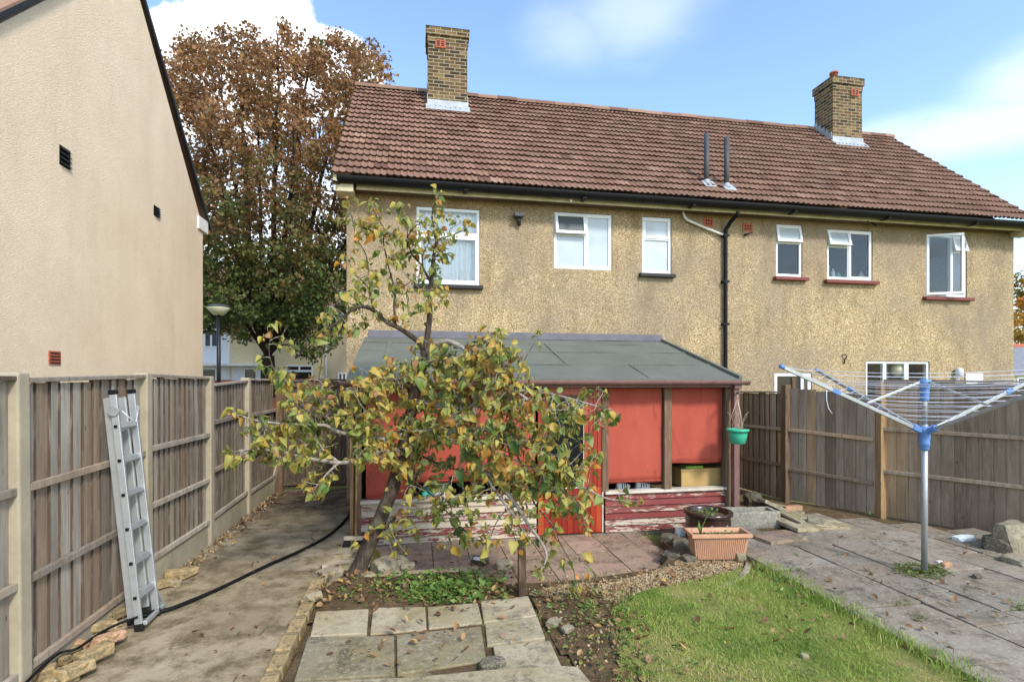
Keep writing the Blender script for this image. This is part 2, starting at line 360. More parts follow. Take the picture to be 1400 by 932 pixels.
    def build(self, name, mat, parent=None, origin=None, bevel=0, smooth=None):
        off = Vector((0, 0, 0))
        if parent is not None:
            q = parent
            while q is not None: off += q.location; q = q.parent
        elif origin is not None: off = Vector(origin)
        me = bpy.data.meshes.new(name)
        V = np.array(self.v, dtype=np.float64)-np.array(off)
        me.from_pydata(V.tolist(), [], self.f)
        a = me.attributes.new('rnd', 'FLOAT', 'FACE'); a.data.foreach_set('value', np.array(self.r, dtype=np.float32))
        me.polygons.foreach_set('use_smooth', np.array(self.sm if smooth is None else [smooth]*len(self.f), dtype=bool))
        me.materials.append(M[mat] if isinstance(mat, str) else mat)
        o = bpy.data.objects.new(name, me); COL.objects.link(o)
        if parent is not None: o.parent = parent
        elif origin is not None: o.location = off
        if bevel:
            b = o.modifiers.new('bevel', 'BEVEL'); b.width = bevel; b.segments = 2; b.limit_method = 'ANGLE'; b.angle_limit = R(50)
        return o
def npmesh(name, V, Fq, r, mat, parent=None, origin=None, smooth=True):
    off = Vector((0, 0, 0)); q = parent
    if parent is not None:
        while q is not None: off += q.location; q = q.parent
    elif origin is not None: off = Vector(origin)
    V = np.asarray(V, dtype=np.float32)-np.array(off, dtype=np.float32); Fq = np.asarray(Fq, dtype=np.int32)
    me = bpy.data.meshes.new(name); k = Fq.shape[1]
    me.vertices.add(len(V)); me.vertices.foreach_set('co', V.ravel())
    me.loops.add(Fq.size); me.loops.foreach_set('vertex_index', Fq.ravel())
    me.polygons.add(len(Fq)); me.polygons.foreach_set('loop_start', np.arange(len(Fq), dtype=np.int32)*k)
    me.update(calc_edges=True)
    a = me.attributes.new('rnd', 'FLOAT', 'FACE'); a.data.foreach_set('value', np.asarray(r, dtype=np.float32))
    me.polygons.foreach_set('use_smooth', np.full(len(Fq), smooth, dtype=bool))
    me.materials.append(M[mat]); o = bpy.data.objects.new(name, me); COL.objects.link(o)
    if parent is not None: o.parent = parent
    elif origin is not None: o.location = off
    return o
def tag(o, label, cat, group=None, kind=None):
    if label: o['label'] = label
    if cat: o['category'] = cat
    if group: o['group'] = group
    if kind: o['kind'] = kind
    return o
def thing(name, label, cat, loc, group=None):
    o = bpy.data.objects.new(name, None); COL.objects.link(o); o.location = loc; o.empty_display_size = .2
    return tag(o, label, cat, group)
def struct(o): o['kind'] = 'structure'; return o
def wall_holes(mb, x0, x1, z0, z1, y, holes, depth):
    xs = sorted({x0, x1, *[h[0] for h in holes], *[h[1] for h in holes]}); zs = sorted({z0, z1, *[h[2] for h in holes], *[h[3] for h in holes]})
    for i in range(len(xs)-1):
        for j in range(len(zs)-1):
            cx, cz = (xs[i]+xs[i+1])/2, (zs[j]+zs[j+1])/2
            if any(h[0] < cx < h[1] and h[2] < cz < h[3] for h in holes): continue
            mb.add([(xs[i], y, zs[j]), (xs[i+1], y, zs[j]), (xs[i+1], y, zs[j+1]), (xs[i], y, zs[j+1])], [(0, 1, 2, 3)])
    for a, b, c, d in holes:
        mb.add([(a, y, c), (a, y, d), (a, y+depth, d), (a, y+depth, c)], [(3, 2, 1, 0)])
        mb.add([(b, y, c), (b, y, d), (b, y+depth, d), (b, y+depth, c)], [(0, 1, 2, 3)])
        mb.add([(a, y, d), (b, y, d), (b, y+depth, d), (a, y+depth, d)], [(0, 1, 2, 3)])
        mb.add([(a, y, c), (b, y, c), (b, y+depth, c), (a, y+depth, c)], [(3, 2, 1, 0)])
# ================================================================== semi-detached pair of houses
FY = 8.94; HX0, HX1 = -1.13, 12.26; RY = 12.0; EZ, EYv = 5.19, 8.6; RZ = 8.42
house = thing('semi_detached_house', 'tan pebbledashed pair of semi-detached houses with a brown tiled roof and two brick chimneys', 'house', (5.5, FY, 0))
def fr(xl, xr, ytl, ytr, ybl, ybr, y=FY):
    x0, x1 = PY(xl, 300, y).x, PY(xr, 300, y).x
    z1 = (PY(xl, ytl, y).z+PY(xr, ytr, y).z)/2; z0 = (PY(xl, ybl, y).z+PY(xr, ybr, y).z)/2
    return x0, x1, z0, z1
WIN = dict(
    a=fr(569, 656, 282, 286.5, 388, 390), b=fr(757.5, 837, 289.5, 293.5, 367, 369.5), c=fr(878, 918, 296, 298, 373, 375),
    d=fr(1061, 1097, 306, 308, 377, 379), e=fr(1131, 1193, 313, 316, 381, 384), f=fr(1266, 1322, 319, 323, 404, 407),
    h=fr(1184, 1271, 493, 494, 548, 548))
dr = list(fr(1059, 1110, 508, 510, 700, 700)); dr[2] = .05; WIN['g'] = tuple(dr)
mb = MB(); wall_holes(mb, HX0, HX1, -.2, 5.05, FY, list(WIN.values()), .16)
BY = 2*RY-FY
mb.add([(HX0, FY, -.2), (HX0, BY, -.2), (HX0, BY, 5.05), (HX0, RY, RZ-.12), (HX0, FY, 5.05)], [(0, 1, 2, 3, 4)])
mb.add([(HX1, FY, -.2), (HX1, BY, -.2), (HX1, BY, 5.05), (HX1, RY, RZ-.12), (HX1, FY, 5.05)], [(4, 3, 2, 1, 0)])
mb.add([(HX0, BY, -.2), (HX1, BY, -.2), (HX1, BY, 5.05), (HX0, BY, 5.05)], [(0, 1, 2, 3)])
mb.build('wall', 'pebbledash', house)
mb = MB()   # rooms behind the panes
mb.box(HX0+.05, HX1-.05, FY+2.2, FY+2.26, -.1, 5.0); mb.box(HX0+.05, HX1-.05, FY+.17, FY+2.2, 2.45, 2.6)
mb.box(HX0+.05, HX1-.05, FY+.17, FY+2.2, -.1, -.02); mb.box(HX0+.05, HX1-.05, FY+.17, FY+2.2, 4.9, 4.96)
for x in (1.9, 3.7, 5.6, 7.3, 9.3): mb.box(x, x+.08, FY+.17, FY+2.2, -.02, 4.9)
mb.build('inner_partition', 'grey_room', house)

def tile_roof(x0, x1, y0, z0, y1, z1, courses, pitch=.105, seed=1, samp=6):
    rg = np.random.default_rng(seed); a = math.atan2(z1-z0, y1-y0); L = math.hypot(z1-z0, y1-y0); g = L/courses
    nu = int((x1-x0)/pitch*samp)+1; u = np.linspace(x0, x1, nu); ph = (u-x0)/pitch % 1
    # pan with one raised roll
    h = np.where(ph < .42, .017*np.sin(np.pi*ph/.42)**.8, .004*np.cos((ph-.71)/.29*np.pi/2)*-1)
    tile = ((u-x0)/(pitch*2)).astype(int); nt = tile.max()+1
    V = []; Fc = []; Rr = []; base = 0
    for c in range(courses):
        jit = rg.normal(0, .003, nt)[tile]; js = rg.normal(0, .006, nt)[tile]; rv = rg.random(nt)
        big = rg.random(nt); rv = np.clip(.5+.17*rg.normal(size=nt), 0, 1)
        s0 = c*g-.012+js; s1 = np.full(nu, (c+1)*g+.03)
        rows = [(s0+.03, h-.004+jit), (s0, h+.042+jit), (s1, h+.002+jit*0)]
        for s, off in rows:
            sag = -.02*np.sin(np.pi*np.clip((u-x0)/(x1-x0), 0, 1)*1.7)*0
            V.append(np.stack([u, y0+s*math.cos(a)-(off+sag)*math.sin(a), z0+s*math.sin(a)+(off+sag)*math.cos(a)], 1))
        i = np.arange(nu-1)
        for k in range(2):
            b0 = base+k*nu; b1 = b0+nu
            Fc.append(np.stack([b0+i, b0+i+1, b1+i+1, b1+i], 1)); Rr.append(rv[tile[:-1]]*(1 if k else .1))  # riser faces get a darker tint: shadow under each course painted in
        base += 3*nu
    return np.concatenate(V), np.concatenate(Fc), np.concatenate(Rr)
V, Fc, Rr = tile_roof(-1.32, 12.42, EYv, EZ, RY, RZ, 18)
roof = npmesh('roof', V, Fc, Rr, 'roof_tile', house, smooth=False)
mb = MB()   # rear slope, verge undercloak
mb.ext([(-1.32, RY, RZ), (-1.32, 2*RY-EYv, EZ), (-1.32, 2*RY-EYv, EZ-.06), (-1.32, RY, RZ-.06)], (13.74, 0, 0))
mb.build('rear_roof_slope', 'roof_tile', house)
for x in (-1.30, 12.37): mb = MB(); mb.ext([(x, EYv+.04, EZ-.01), (x, RY, RZ-.01), (x, RY, RZ-.09), (x, EYv+.04, EZ-.09)], (.05, 0, 0), .3); mb.build('verge_mortar', 'cream_board', house)
mb = MB(); x = -1.33   # ridge tiles
while x < 12.43:
    n = 9; w = .45; pts = []; dz = random.uniform(-.008, .008)
    vs = []
    for xx in (x, min(x+w-.006, 12.44)):
        for k in range(n):
            t_ = math.pi*k/(n-1); vs.append((xx, RY-.13*math.cos(t_), RZ-.045+dz+.125*math.sin(t_)))
    mb.add(vs, [(k, k+1, n+k+1, n+k) for k in range(n-1)]+[tuple(range(n)), tuple(range(2*n-1, n-1, -1))], None, False); x += w
mb.build('ridge_tiles', 'roof_tile', house)
# fascia, soffit, gutter
mb = MB(); mb.box(HX0+.18, HX1-.12, EYv+.09, EYv+.115, 4.995, 5.165); mb.build('fascia', 'cream_board', house)
mb = MB(); mb.box(HX0+.1, HX1-.1, EYv+.117, FY-.002, 5.02, 5.035); mb.build('soffit', 'weathered_post_wood', house)
for xa, xb in ((-1.26, -.99), (HX1-.12, HX1+.14)): mb = MB(); mb.box(xa, xb, 8.60, 8.94-.003, 4.92, 5.1); mb.build('eaves_box', 'cream_board', house, bevel=.01)
def half_gutter(mb, x0, x1, yc, zc, r, n=10, th=.006):
    vs = []
    for xx in (x0, x1):
        for k in range(n+1): a = math.pi+math.pi*k/n; vs.append((xx, yc+r*math.cos(a), zc+r*math.sin(a)))
        for k in range(n+1): a = 2*math.pi-math.pi*k/n; vs.append((xx, yc+(r-th)*math.cos(a), zc+(r-th)*math.sin(a)))
    m = 2*(n+1)
    mb.add(vs, [(k, (k+1) % m, m+(k+1) % m, m+k) for k in range(m)]+[tuple(range(m-1, -1, -1)), tuple(range(m, 2*m))], .5, False)
mb = MB(); x = -1.22; k = 0
while x < 12.3:
    half_gutter(mb, x, min(x+2.0, 12.33), 8.578, 5.138-.003*k, .10); mb.box(x-.03, x+.03, 8.48, 8.67, 5.024-.003*k, 5.037-.003*k); x += 2.0; k += 1
gut = mb.build('gutter', 'black_plastic', house)
# down pipes and odd pipes
def Q(px, py, off=.06): return PY(px, py, FY-off)
mb = MB(); mb.tube([PY(1009, 288, 8.565)+Vector((0, 0, -.02)), PY(1008, 294, 8.6), Q(999, 303, .12), Q(992.5, 314, .06), Q(992, 325, .06), Q(992, 420, .06), Q(992, 497, .06), Vector((Q(992, 497).x, FY-.06, 0))], .036, 10)
for py in (322, 385, 443): p = Q(992, py); mb.box(p.x-.06, p.x+.06, FY-.1, FY-.0, p.z-.02, p.z+.02)
mb.build('downpipe', 'black_plastic', house)
mb = MB(); mb.tube([Q(918, 277, .2), Q(926, 283, .1), Q(934, 289, .05), Q(936, 297, .05), Q(940, 301, .05), Q(965, 312, .05), Q(991, 322, .06)], .021, 8)
mb.build('waste_pipe', 'white_board', house)
mb = MB(); mb.tube([Q(775, 266, .1), Q(781, 275, .32)], .018, 8); mb.build('overflow_pipe', 'white_board', house)
for a, b in (((790, 268), (797, 276)), ((1180, 294), (1187, 303)), ((1187, 300), (1198, 309))):
    mb = MB(); mb.tube([Q(*a, .04), Q(*b, .26)], .013, 8); mb.build('overflow_pipe', 'black_plastic', house)
mb = MB(); mb.tube([Q(1017, 321, .02), Q(1029, 318, .06)], .012, 6); mb.tube([Q(1018, 321, .03), Q(1022, 320, .05)], .02, 6); mb.build('cable_bracket', 'black_metal', house)
def airbrick(px, py, w, h, mat='terracotta'):
    p = PY(px, py, FY); mb = MB(); mb.box(p.x-w/2, p.x+w/2, FY-.012, FY+.02, p.z-h/2, p.z+h/2, .5)
    ab = mb.build('air_brick', mat, house)
    for i in range(3):
        for j in range(2): x = p.x-w*.32+i*w*.26; z = p.z-h*.3+j*h*.36; mb = MB(); mb.box(x, x+w*.14, FY-.015, FY-.008, z, z+h*.22); mb.build('vent_hole', 'black_plastic', ab)
airbrick(1022, 311, .2, .15); airbrick(968.5, 304, .19, .15)
# security light, hook, lantern, outside fittings
p = PY(709, 302, FY); mb = MB(); mb.box(p.x-.1, p.x+.06, FY-.17, FY-.03, p.z+.03, p.z+.10); mb.box(p.x-.03, p.x+.03, FY-.08, FY, p.z-.03, p.z+.06)
sl = mb.build('security_light', 'pipe_grey', house, bevel=.008)
mb = MB(); mb.lathe([(.022, -.06), (.03, -.05), (.03, .0), (.015, .02)], (p.x-.0, FY-.06, p.z-.04), 14); mb.build('sensor', 'black_plastic', sl)
mb = MB(); p = PY(1153, 490, FY); mb.tube([p+Vector((-.05, -.02, .06)), p+Vector((0, -.05, .08)), p+Vector((.03, -.05, .03)), p+Vector((0, -.03, -.02)), p+Vector((.01, -.02, -.1))], .011, 6); mb.build('wall_hook', 'black_metal', house)
p = PY(478, 545, FY-.05); mb = MB(); mb.box(p.x-.055, p.x+.055, FY-.11, FY, p.z-.13, p.z+.13, .5); lt = mb.build('wall_lantern', 'white_cloth', house, bevel=.012)
mb = MB(); mb.box(p.x-.035, p.x+.035, FY-.13, FY-.11, p.z-.1, p.z+.1); mb.build('lens', 'lamp_glass', lt, bevel=.008)
p = PY(1306, 509, FY); mb = MB(); mb.lathe([(.05, -.09), (.07, -.06), (.07, .06), (.04, .09)], (p.x, FY-.08, p.z), 16); mb.box(p.x-.04, p.x+.04, FY-.05, FY, p.z-.16, p.z-.05); mb.build('outside_lamp', 'grey_frame', house)
p = PY(1331, 517, FY); mb = MB(); mb.box(p.x-.22, p.x+.2, FY-.03, FY, p.z-.16, p.z+.1); mb.build('meter_box', 'white_render', house, bevel=.006)
# windows
FW = .05
def pane(w, name, x0, x1, z0, z1, y, mat, Mx=None):
    mb = MB(); mb.M = Mx; mb.add([(x0, y, z0), (x1, y, z0), (x1, y, z1), (x0, y, z1)], [(0, 1, 2, 3)]); mb.build('pane', mat, w)
def sash(w, x0, x1, z0, z1, mat, ang=0, hinge='top', y=FY+.012):
    Mx = None
    if ang:
        if hinge == 'top': pv = Vector((0, y, z1)); Mx = Matrix.Translation(pv) @ Matrix.Rotation(R(-ang), 4, 'X') @ Matrix.Translation(-pv)
        else: pv = Vector((x0, y, 0)); Mx = Matrix.Translation(pv) @ Matrix.Rotation(R(-ang), 4, 'Z') @ Matrix.Translation(-pv)
    mb = MB(); mb.M = Mx; mb.ring(x0, x1, z0, z1, .05, y, y+.05); mb.build('sash', 'white_upvc', w, bevel=.006)
    pane(w, 'pane', x0+.048, x1-.048, z0+.048, z1-.048, y+.022, mat, Mx)
def zf(px, py): return PY(px, py, FY).z
def xf(px): return PY(px, 300, FY).x
def window(key, label, bars=()):
    x0, x1, z0, z1 = WIN[key]; mb = MB(); mb.ring(x0+.002, x1-.002, z0+.002, z1-.002, FW, FY+.022, FY+.09)
    for b in bars: mb.box(b[0], b[1], FY+.026, FY+.088, b[2], b[3])
    w = mb.build('window', 'white_upvc', house, bevel=.005)
    if label: w['label'] = label
    return w, x0, x1, z0, z1
def sill(w, px0, px1, py0, py1, mat, proj=.09):
    x0, x1 = PY(px0, 300, FY).x, PY(px1, 300, FY).x; zt = (PY(px0, py0, FY).z+PY(px1, py1, FY).z)/2
    mb = MB(); mb.box(x0, x1, FY-proj, FY+.02, zt-.065, zt+.0); mb.build('sill', mat, w, bevel=.008)
# a: large bedroom window
x0, x1, z0, z1 = WIN['a']; zt = zf(612, 321)
w, *_ = window('a', 'large upstairs window with a net curtain', [(x0+FW, x1-FW, zt-.05, zt+.05)])
pane(w, 'p', x0+FW, x1-FW, zt+.05, z1-FW, FY+.05, 'window_glass'); sash(w, x0+.03, x1-.03, z0+.03, zt-.02, 'window_glass'); sill(w, 565, 660, 388.5, 391, 'sill_dark')
mb = MB(); n = 90; vs = []
for k in range(n):
    u = k/(n-1); xx = x0+.02+u*(x1-x0-.04); yy = FY+.14+.018*math.sin(u*60+3*math.sin(u*9))+.01*math.sin(u*23)
    vs += [(xx, yy, z0-.02), (xx, yy, z1+.02)]
mb.add(vs, [(2*k, 2*k+2, 2*k+3, 2*k+1) for k in range(n-1)], .5, True)
cu = mb.build('net_curtain', 'net_curtain', None, (x0+.5, FY+.2, z0)); tag(cu, 'pale net curtain hanging behind the large upstairs bedroom window', 'curtain')
# b: bathroom, top light ajar
x0, x1, z0, z1 = WIN['b']; xm = xf(801.5); zm = zf(779, 320)
w, *_ = window('b', 'bathroom window with its small top light ajar', [(xm-.03, xm+.03, z0+FW, z1-FW), (x0+FW, xm-.03, zm-.03, zm+.03)])
pane(w, 'p', x0+FW, xm-.03, z0+FW, zm-.03, FY+.05, 'frosted_glass'); sash(w, xm-.01, x1-.02, z0+.02, z1-.02, 'frosted_glass'); sash(w, x0+.02, xm-.005, zm-.01, z1-.015, 'grey_glass', 13)
# c
x0, x1, z0, z1 = WIN['c']; zm = zf(898, 326)
w, *_ = window('c', 'narrow upstairs window over a black sill', [(x0+FW, x1-FW, zm-.03, zm+.03)])
sash(w, x0+.02, x1-.02, zm-.005, z1-.02, 'frosted_glass'); pane(w, 'p', x0+FW, x1-FW, z0+FW, zm-.03, FY+.05, 'frosted_glass'); sill(w, 873, 921.5, 373, 376.5, 'sill_dark')
# d, e, f : right-hand house
x0, x1, z0, z1 = WIN['d']; zm = zf(1079, 331)
w, *_ = window('d', 'narrow upstairs window over a red sill', [(x0+FW, x1-FW, zm-.03, zm+.03)])
sash(w, x0+.015, x1-.015, zm-.005, z1-.015, 'frosted_glass', 10); pane(w, 'p', x0+FW, x1-FW, z0+FW, zm-.03, FY+.05, 'dim_glass'); sill(w, 1057, 1102, 378.5, 380, 'sill_red')
x0, x1, z0, z1 = WIN['e']; xm = xf(1162); zm = zf(1146, 336)
w, *_ = window('e', 'wider upstairs window with bottles on its inner ledge', [(xm-.03, xm+.03, z0+FW, z1-FW), (x0+FW, xm-.03, zm-.03, zm+.03)])
sash(w, x0+.015, xm-.005, zm-.005, z1-.015, 'frosted_glass', 16); sash(w, xm-.01, x1-.02, z0+.02, z1-.02, 'dim_glass'); pane(w, 'p', x0+FW, xm-.03, z0+FW, zm-.03, FY+.05, 'dim_glass'); sill(w, 1126, 1198, 382, 386, 'sill_red')
mb = MB(); mb.box(x0, x1, FY+.1, FY+.3, z0-.02, z0+FW); mb.build('window_board', 'white_board', w)
ze = z0+FW
for k, (dx, hh, ww, mm, lb, cat, nm) in enumerate(((.1, .26, .16, 'blue_box', 'pale blue box behind the glass of the wider upstairs window', 'box', 'toiletry_box'), (.3, .2, .08, 'white_cloth', 'tall white bottle beside the pale blue box in the upstairs window', 'bottle', 'bottle'), (.42, .13, .1, 'cyan_cloth', 'squat turquoise bottle right of the tall white bottle in the upstairs window', 'bottle', 'bottle'), (.95, .16, .1, 'white_cloth', 'white bottle alone in the right half of the upstairs window', 'bottle', 'bottle'))):
    mb = MB()
    if k == 0: mb.box(x0+dx-ww/2, x0+dx+ww/2, FY+.14, FY+.24, ze, ze+hh)
    else: mb.lathe([(ww*.42, 0), (ww/2, .01), (ww/2, hh*.7), (ww*.2, hh*.8), (ww*.2, hh)], (x0+dx, FY+.2, ze), 14)
    o = mb.build(nm, mm, None, (x0+dx, FY+.19, ze), bevel=.006 if k == 0 else 0); tag(o, lb, cat)
x0, x1, z0, z1 = WIN['f']; xm = xf(1303); zm = zf(1312, 344)
w, *_ = window('f', 'upstairs window with its tall casement swung open', [(xm-.03, xm+.03, z0+FW, z1-FW), (xm+.03, x1-FW, zm-.03, zm+.03)])
sash(w, x0+.02, xm+.02, z0+.02, z1-.015, 'window_glass', 24, 'side', FY+.005); sash(w, xm+.0, x1-.015, zm-.005, z1-.015, 'frosted_glass', 14); pane(w, 'p', xm+.03, x1-FW, z0+FW, zm-.03, FY+.05, 'window_glass'); sill(w, 1261, 1327, 405.5, 408, 'sill_red')
# g: back door of the right-hand house
x0, x1, z0, z1 = WIN['g']; mb = MB(); mb.ring(x0+.002, x1-.002, z0, z1-.002, .07, FY+.02, FY+.1); xq = xf(1098); mb.box(xq-.03, xq+.03, FY+.022, FY+.098, z0+.07, z1-.07)
w = mb.build('back_door', 'white_upvc', house, bevel=.005); w['label'] = 'white framed back door of the right-hand house'
pane(w, 'p', x0+.07, xq-.03, z0+.07, z1-.07, FY+.05, 'dark_glass'); pane(w, 'p', xq+.03, x1-.07, z0+.07, z1-.07, FY+.05, 'window_glass')
# h: kitchen window, three lights
x0, x1, z0, z1 = WIN['h']; xa, xb = xf(1211), xf(1241)
w, *_ = window('h', 'three light ground floor kitchen window', [(xa-.04, xa+.04, z0+FW, z1-FW), (xb-.05, xb+.05, z0+FW, z1-FW)])
for a, b in ((x0+FW, xa-.04), (xa+.04, xb-.05), (xb+.05, x1-FW)): pane(w, 'p', a, b, z0+FW, z1-FW, FY+.05, 'kitchen_glass')
mb = MB(); mb.box(x0-.2, x1+1.2, FY+1.0, FY+1.05, -.02, 2.44); mb.build('kitchen_dark_backing', 'dark_interior', house)  # dark sheet added behind the glass, room gloom put into its colour
g = PY(1228, 505, FY+.2); mb = MB(); mb.lathe([(.03, -.14), (.09, -.11), (.135, -.05), (.145, 0), (.135, .05), (.09, .11), (.03, .14)], tuple(g), 20); mb.tube([g+Vector((0, 0, .12)), (g.x, g.y, 2.45)], .006, 6)
o = mb.build('paper_lampshade', 'paper_globe', None, tuple(g)); tag(o, 'round cream paper lampshade hanging inside the ground floor kitchen window', 'lampshade')
# chimneys
def chimney(X0, X1, Y0, Y1, ztop, pot, vx):
    mb = MB(); zb = EZ+.95*(Y0-EYv)-.15
    mb.box(X0, X1, Y0, Y1, zb, ztop-.3); mb.box(X0-.012, X1+.012, Y0-.012, Y1+.012, ztop-.3, ztop-.17); mb.box(X0-.04, X1+.04, Y0-.04, Y1+.04, ztop-.17, ztop)
    c = mb.build('chimney', 'stock_brick', house)
    mb = MB(); mb.hexa([(X0-.05, Y0-.05, ztop), (X1+.05, Y0-.05, ztop), (X1+.05, Y1+.05, ztop), (X0-.05, Y1+.05, ztop), (X0+.1, Y0+.1, ztop+.04), (X1-.1, Y0+.1, ztop+.04), (X1-.1, Y1-.1, ztop+.04), (X0+.1, Y1-.1, ztop+.04)]); mb.build('flaunching', 'dark_rock', c)
    a = math.atan2(RZ-EZ, RY-EYv); zs = lambda y: EZ+.95*(y-EYv)+.035
    mb = MB(); mb.ext([(X0-.05, Y0-.17, zs(Y0-.17)+.012), (X1+.05, Y0-.17, zs(Y0-.17)+.012), (X1+.05, Y0-.004, zs(Y0)+.03), (X0-.05, Y0-.004, zs(Y0)+.03)], (0, 0, .012))
    mb.ext([(X0-.02, Y0-.008, zs(Y0)+.0), (X1+.02, Y0-.008, zs(Y0)), (X1+.02, Y0-.008, zs(Y0)+.13), (X0-.02, Y0-.008, zs(Y0)+.13)], (0, -.012, 0))
    n = 5
    for sx in (X0-.02, X1+.008):
        for k in range(n):
            y = Y0+(Y1-Y0)*k/n; y2 = Y0+(Y1-Y0)*(k+1)/n
            if y2 > RY+.02: continue
            mb.ext([(sx, y, zs(y)-.02), (sx, y2, zs(y2)-.02), (sx, y2, zs(y2)+.13), (sx, y+.02, zs(y2)+.13)], (.012, 0, 0))
    mb.build('lead_flashing', 'lead', c)
    mb = MB(); zv = ztop-.36; mb.box(vx-.11, vx+.11, Y0-.03, Y0+.02, zv-.07, zv+.09); v = mb.build('chimney_vent', 'terracotta', c); mb = MB()
    for i in (-1, 1):
        for j in range(3): mb.box(vx+i*.045-.032, vx+i*.045+.032, Y0-.034, Y0-.027, zv-.04+j*.042, zv-.015+j*.042)
    mb.build('vent_grille', 'black_plastic', v)
    if pot:
        mb = MB(); mb.lathe([(.1, 0), (.095, .04), (.085, .2), (.1, .2), (.1, .24), (.07, .24), (.07, .1)], (X0+.25, (Y0+Y1)/2-.05, ztop+.02), 18); mb.build('chimney_pot', 'terracotta', c)
chimney(.235, 1.065, 11.28, 11.95, 9.44, False, .235+.26)
chimney(10.09, 10.92, 11.35, 11.95, 9.44, True, 10.7)
for px, yb, yt in ((966, 252, 183), (993.5, 257, 188)):
    r_ = ray(px, yb); # foot of the vent pipe on the slope
    tt = (EZ-H-.95*EYv)/(r_.z-.95*r_.y); f0 = EYE+r_*tt; zt = PY(px, yt, f0.y).z
    mb = MB(); mb.tube([f0+Vector((0, 0, -.15)), (f0.x, f0.y, zt)], .048, 14); v = mb.build('vent_pipe', 'pipe_grey', house)
    mb = MB(); mb.lathe([(.09, -.03), (.06, .06), (.056, .08)], tuple(f0), 14); mb.ext([(f0.x-.1, f0.y-.14, f0.z-.1), (f0.x+.13, f0.y-.14, f0.z-.1), (f0.x+.13, f0.y+.02, f0.z+.06), (f0.x-.1, f0.y+.02, f0.z+.06)], (0, -.008, .012)); mb.build('lead_slate', 'lead', v)

# ================================================================== neighbouring house on the left
GX = -4.24; ny0, ny1 = 5.72, 11.52; ncy = 8.74; nz = 8.38; ez = 5.02
nh = thing('neighbour_house', 'peach rendered gable end of the neighbouring house on the left', 'house', (GX-3, 8.7, 0))
mb = MB(); prof = [(ny0, -.2), (ny1, -.2), (ny1, ez), (ncy, nz-.12), (ny0, ez)]
mb.ext([(GX, y, z) for y, z in prof], (-7, 0, 0)); mb.build('wall', 'peach_render', nh)
mb = MB(); sl_ = (nz-5.14)/(ny1+.32-ncy)
for s in (-1, 1):
    ye = ncy+s*(ny1+.32-ncy)
    mb.ext([(GX+.05, ncy, nz), (GX+.05, ye, 5.14), (GX+.05, ye, 5.08), (GX+.05, ncy, nz-.08)], (-7.3, 0, 0))
mb.build('roof', 'roof_tile', nh)
mb = MB()
for s in (-1, 1):
    ye = ncy+s*(ny1+.3-ncy)
    mb.ext([(GX+.055, ncy, nz-.02), (GX+.055, ye, 5.12), (GX+.055, ye, 5.05), (GX+.055, ncy, nz-.1)], (-.05, 0, 0))
mb.build('verge', 'sill_dark', nh)
mb = MB()
p = PX(276, 300, GX); mb.box(GX-.25, GX+.03, p.y-.22, p.y+.25, p.z-.24, p.z+.02); mb.build('eaves_box', 'white_board', nh, bevel=.01)
for px, py, mt, hh in ((88.5, 215.5, 'black_plastic', .24), (214, 289.5, 'black_plastic', .17), (74, 489, 'terracotta', .16)):
    p = PX(px, py, GX); mb = MB(); w = .17
    if mt == 'terracotta':
        mb.box(GX-.02, GX+.012, p.y-.1, p.y+.1, p.z-hh/2, p.z+hh/2)
        o = mb.build('air_brick', mt, nh); mb = MB()
        for j in range(4): mb.box(GX+.01, GX+.016, p.y-.085, p.y+.085, p.z-hh/2+.015+j*.037, p.z-hh/2+.03+j*.037)
        mb.build('vent_slots', 'sill_dark', o)
    else:
        mb.box(GX-.02, GX+.004, p.y-.1, p.y+.1, p.z-hh/2, p.z+hh/2); o = mb.build('air_vent', mt, nh); mb = MB()
        for j in range(4): z = p.z-hh/2+hh*(j+.2)/4; mb.ext([(GX+.004, p.y-.095, z+.03), (GX+.03, p.y-.095, z), (GX+.03, p.y-.095, z+.006), (GX+.004, p.y-.095, z+.036)], (0, .19, 0))
        mb.build('louvre', 'sill_dark', o)

# ================================================================== lean-to
LY = 6.75; LX0, LX1 = -.78, 4.36
shed = thing('lean_to', 'red painted timber lean-to with a grey felt roof, peeling boards and red roller blinds', 'lean-to', (1.8, 7.6, -.1))
def lx(px): return PY(px, 600, LY).x
def lz(px, py): return PY(px, py, LY).z
ZB = -.09; SZ = .45; TZ = 1.86
mb = MB(); nx, ny = 44, 16; vs = []
for j in range(ny+1):
    for i in range(nx+1):
        x = LX0-.06+(LX1-LX0+.1)*i/nx; y = 6.56+(8.935-6.56)*j/ny; z = 1.965+(2.66-1.965)*j/ny+.012*mnoise.noise(Vector((x*1.6, y*1.6, 3)))+.004
        vs.append((x, y, z))
m = nx+1; fs = [(j*m+i, j*m+i+1, (j+1)*m+i+1, (j+1)*m+i) for j in range(ny) for i in range(nx)]
bz = [(x, y, z-.045) for x, y, z in vs]; k = len(vs)
edge = [(i, 0) for i in range(nx+1)]
fs += [(k+j*m+i, k+(j+1)*m+i, k+(j+1)*m+i+1, k+j*m+i+1) for j in range(ny) for i in range(nx)]
fs += [(i, k+i, k+i+1, i+1) for i in range(nx)]+[(ny*m+i, ny*m+i+1, k+ny*m+i+1, k+ny*m+i) for i in range(nx)]
fs += [(j*m, (j+1)*m, k+(j+1)*m, k+j*m) for j in range(ny)]+[(j*m+nx, k+j*m+nx, k+(j+1)*m+nx, (j+1)*m+nx) for j in range(ny)]
mb.add(vs+bz, fs, .5); rf = mb.build('roof', 'roof_felt', shed)
def rz(y): return 1.965+(2.66-1.965)*(y-6.56)/(8.935-6.56)
mb = MB()
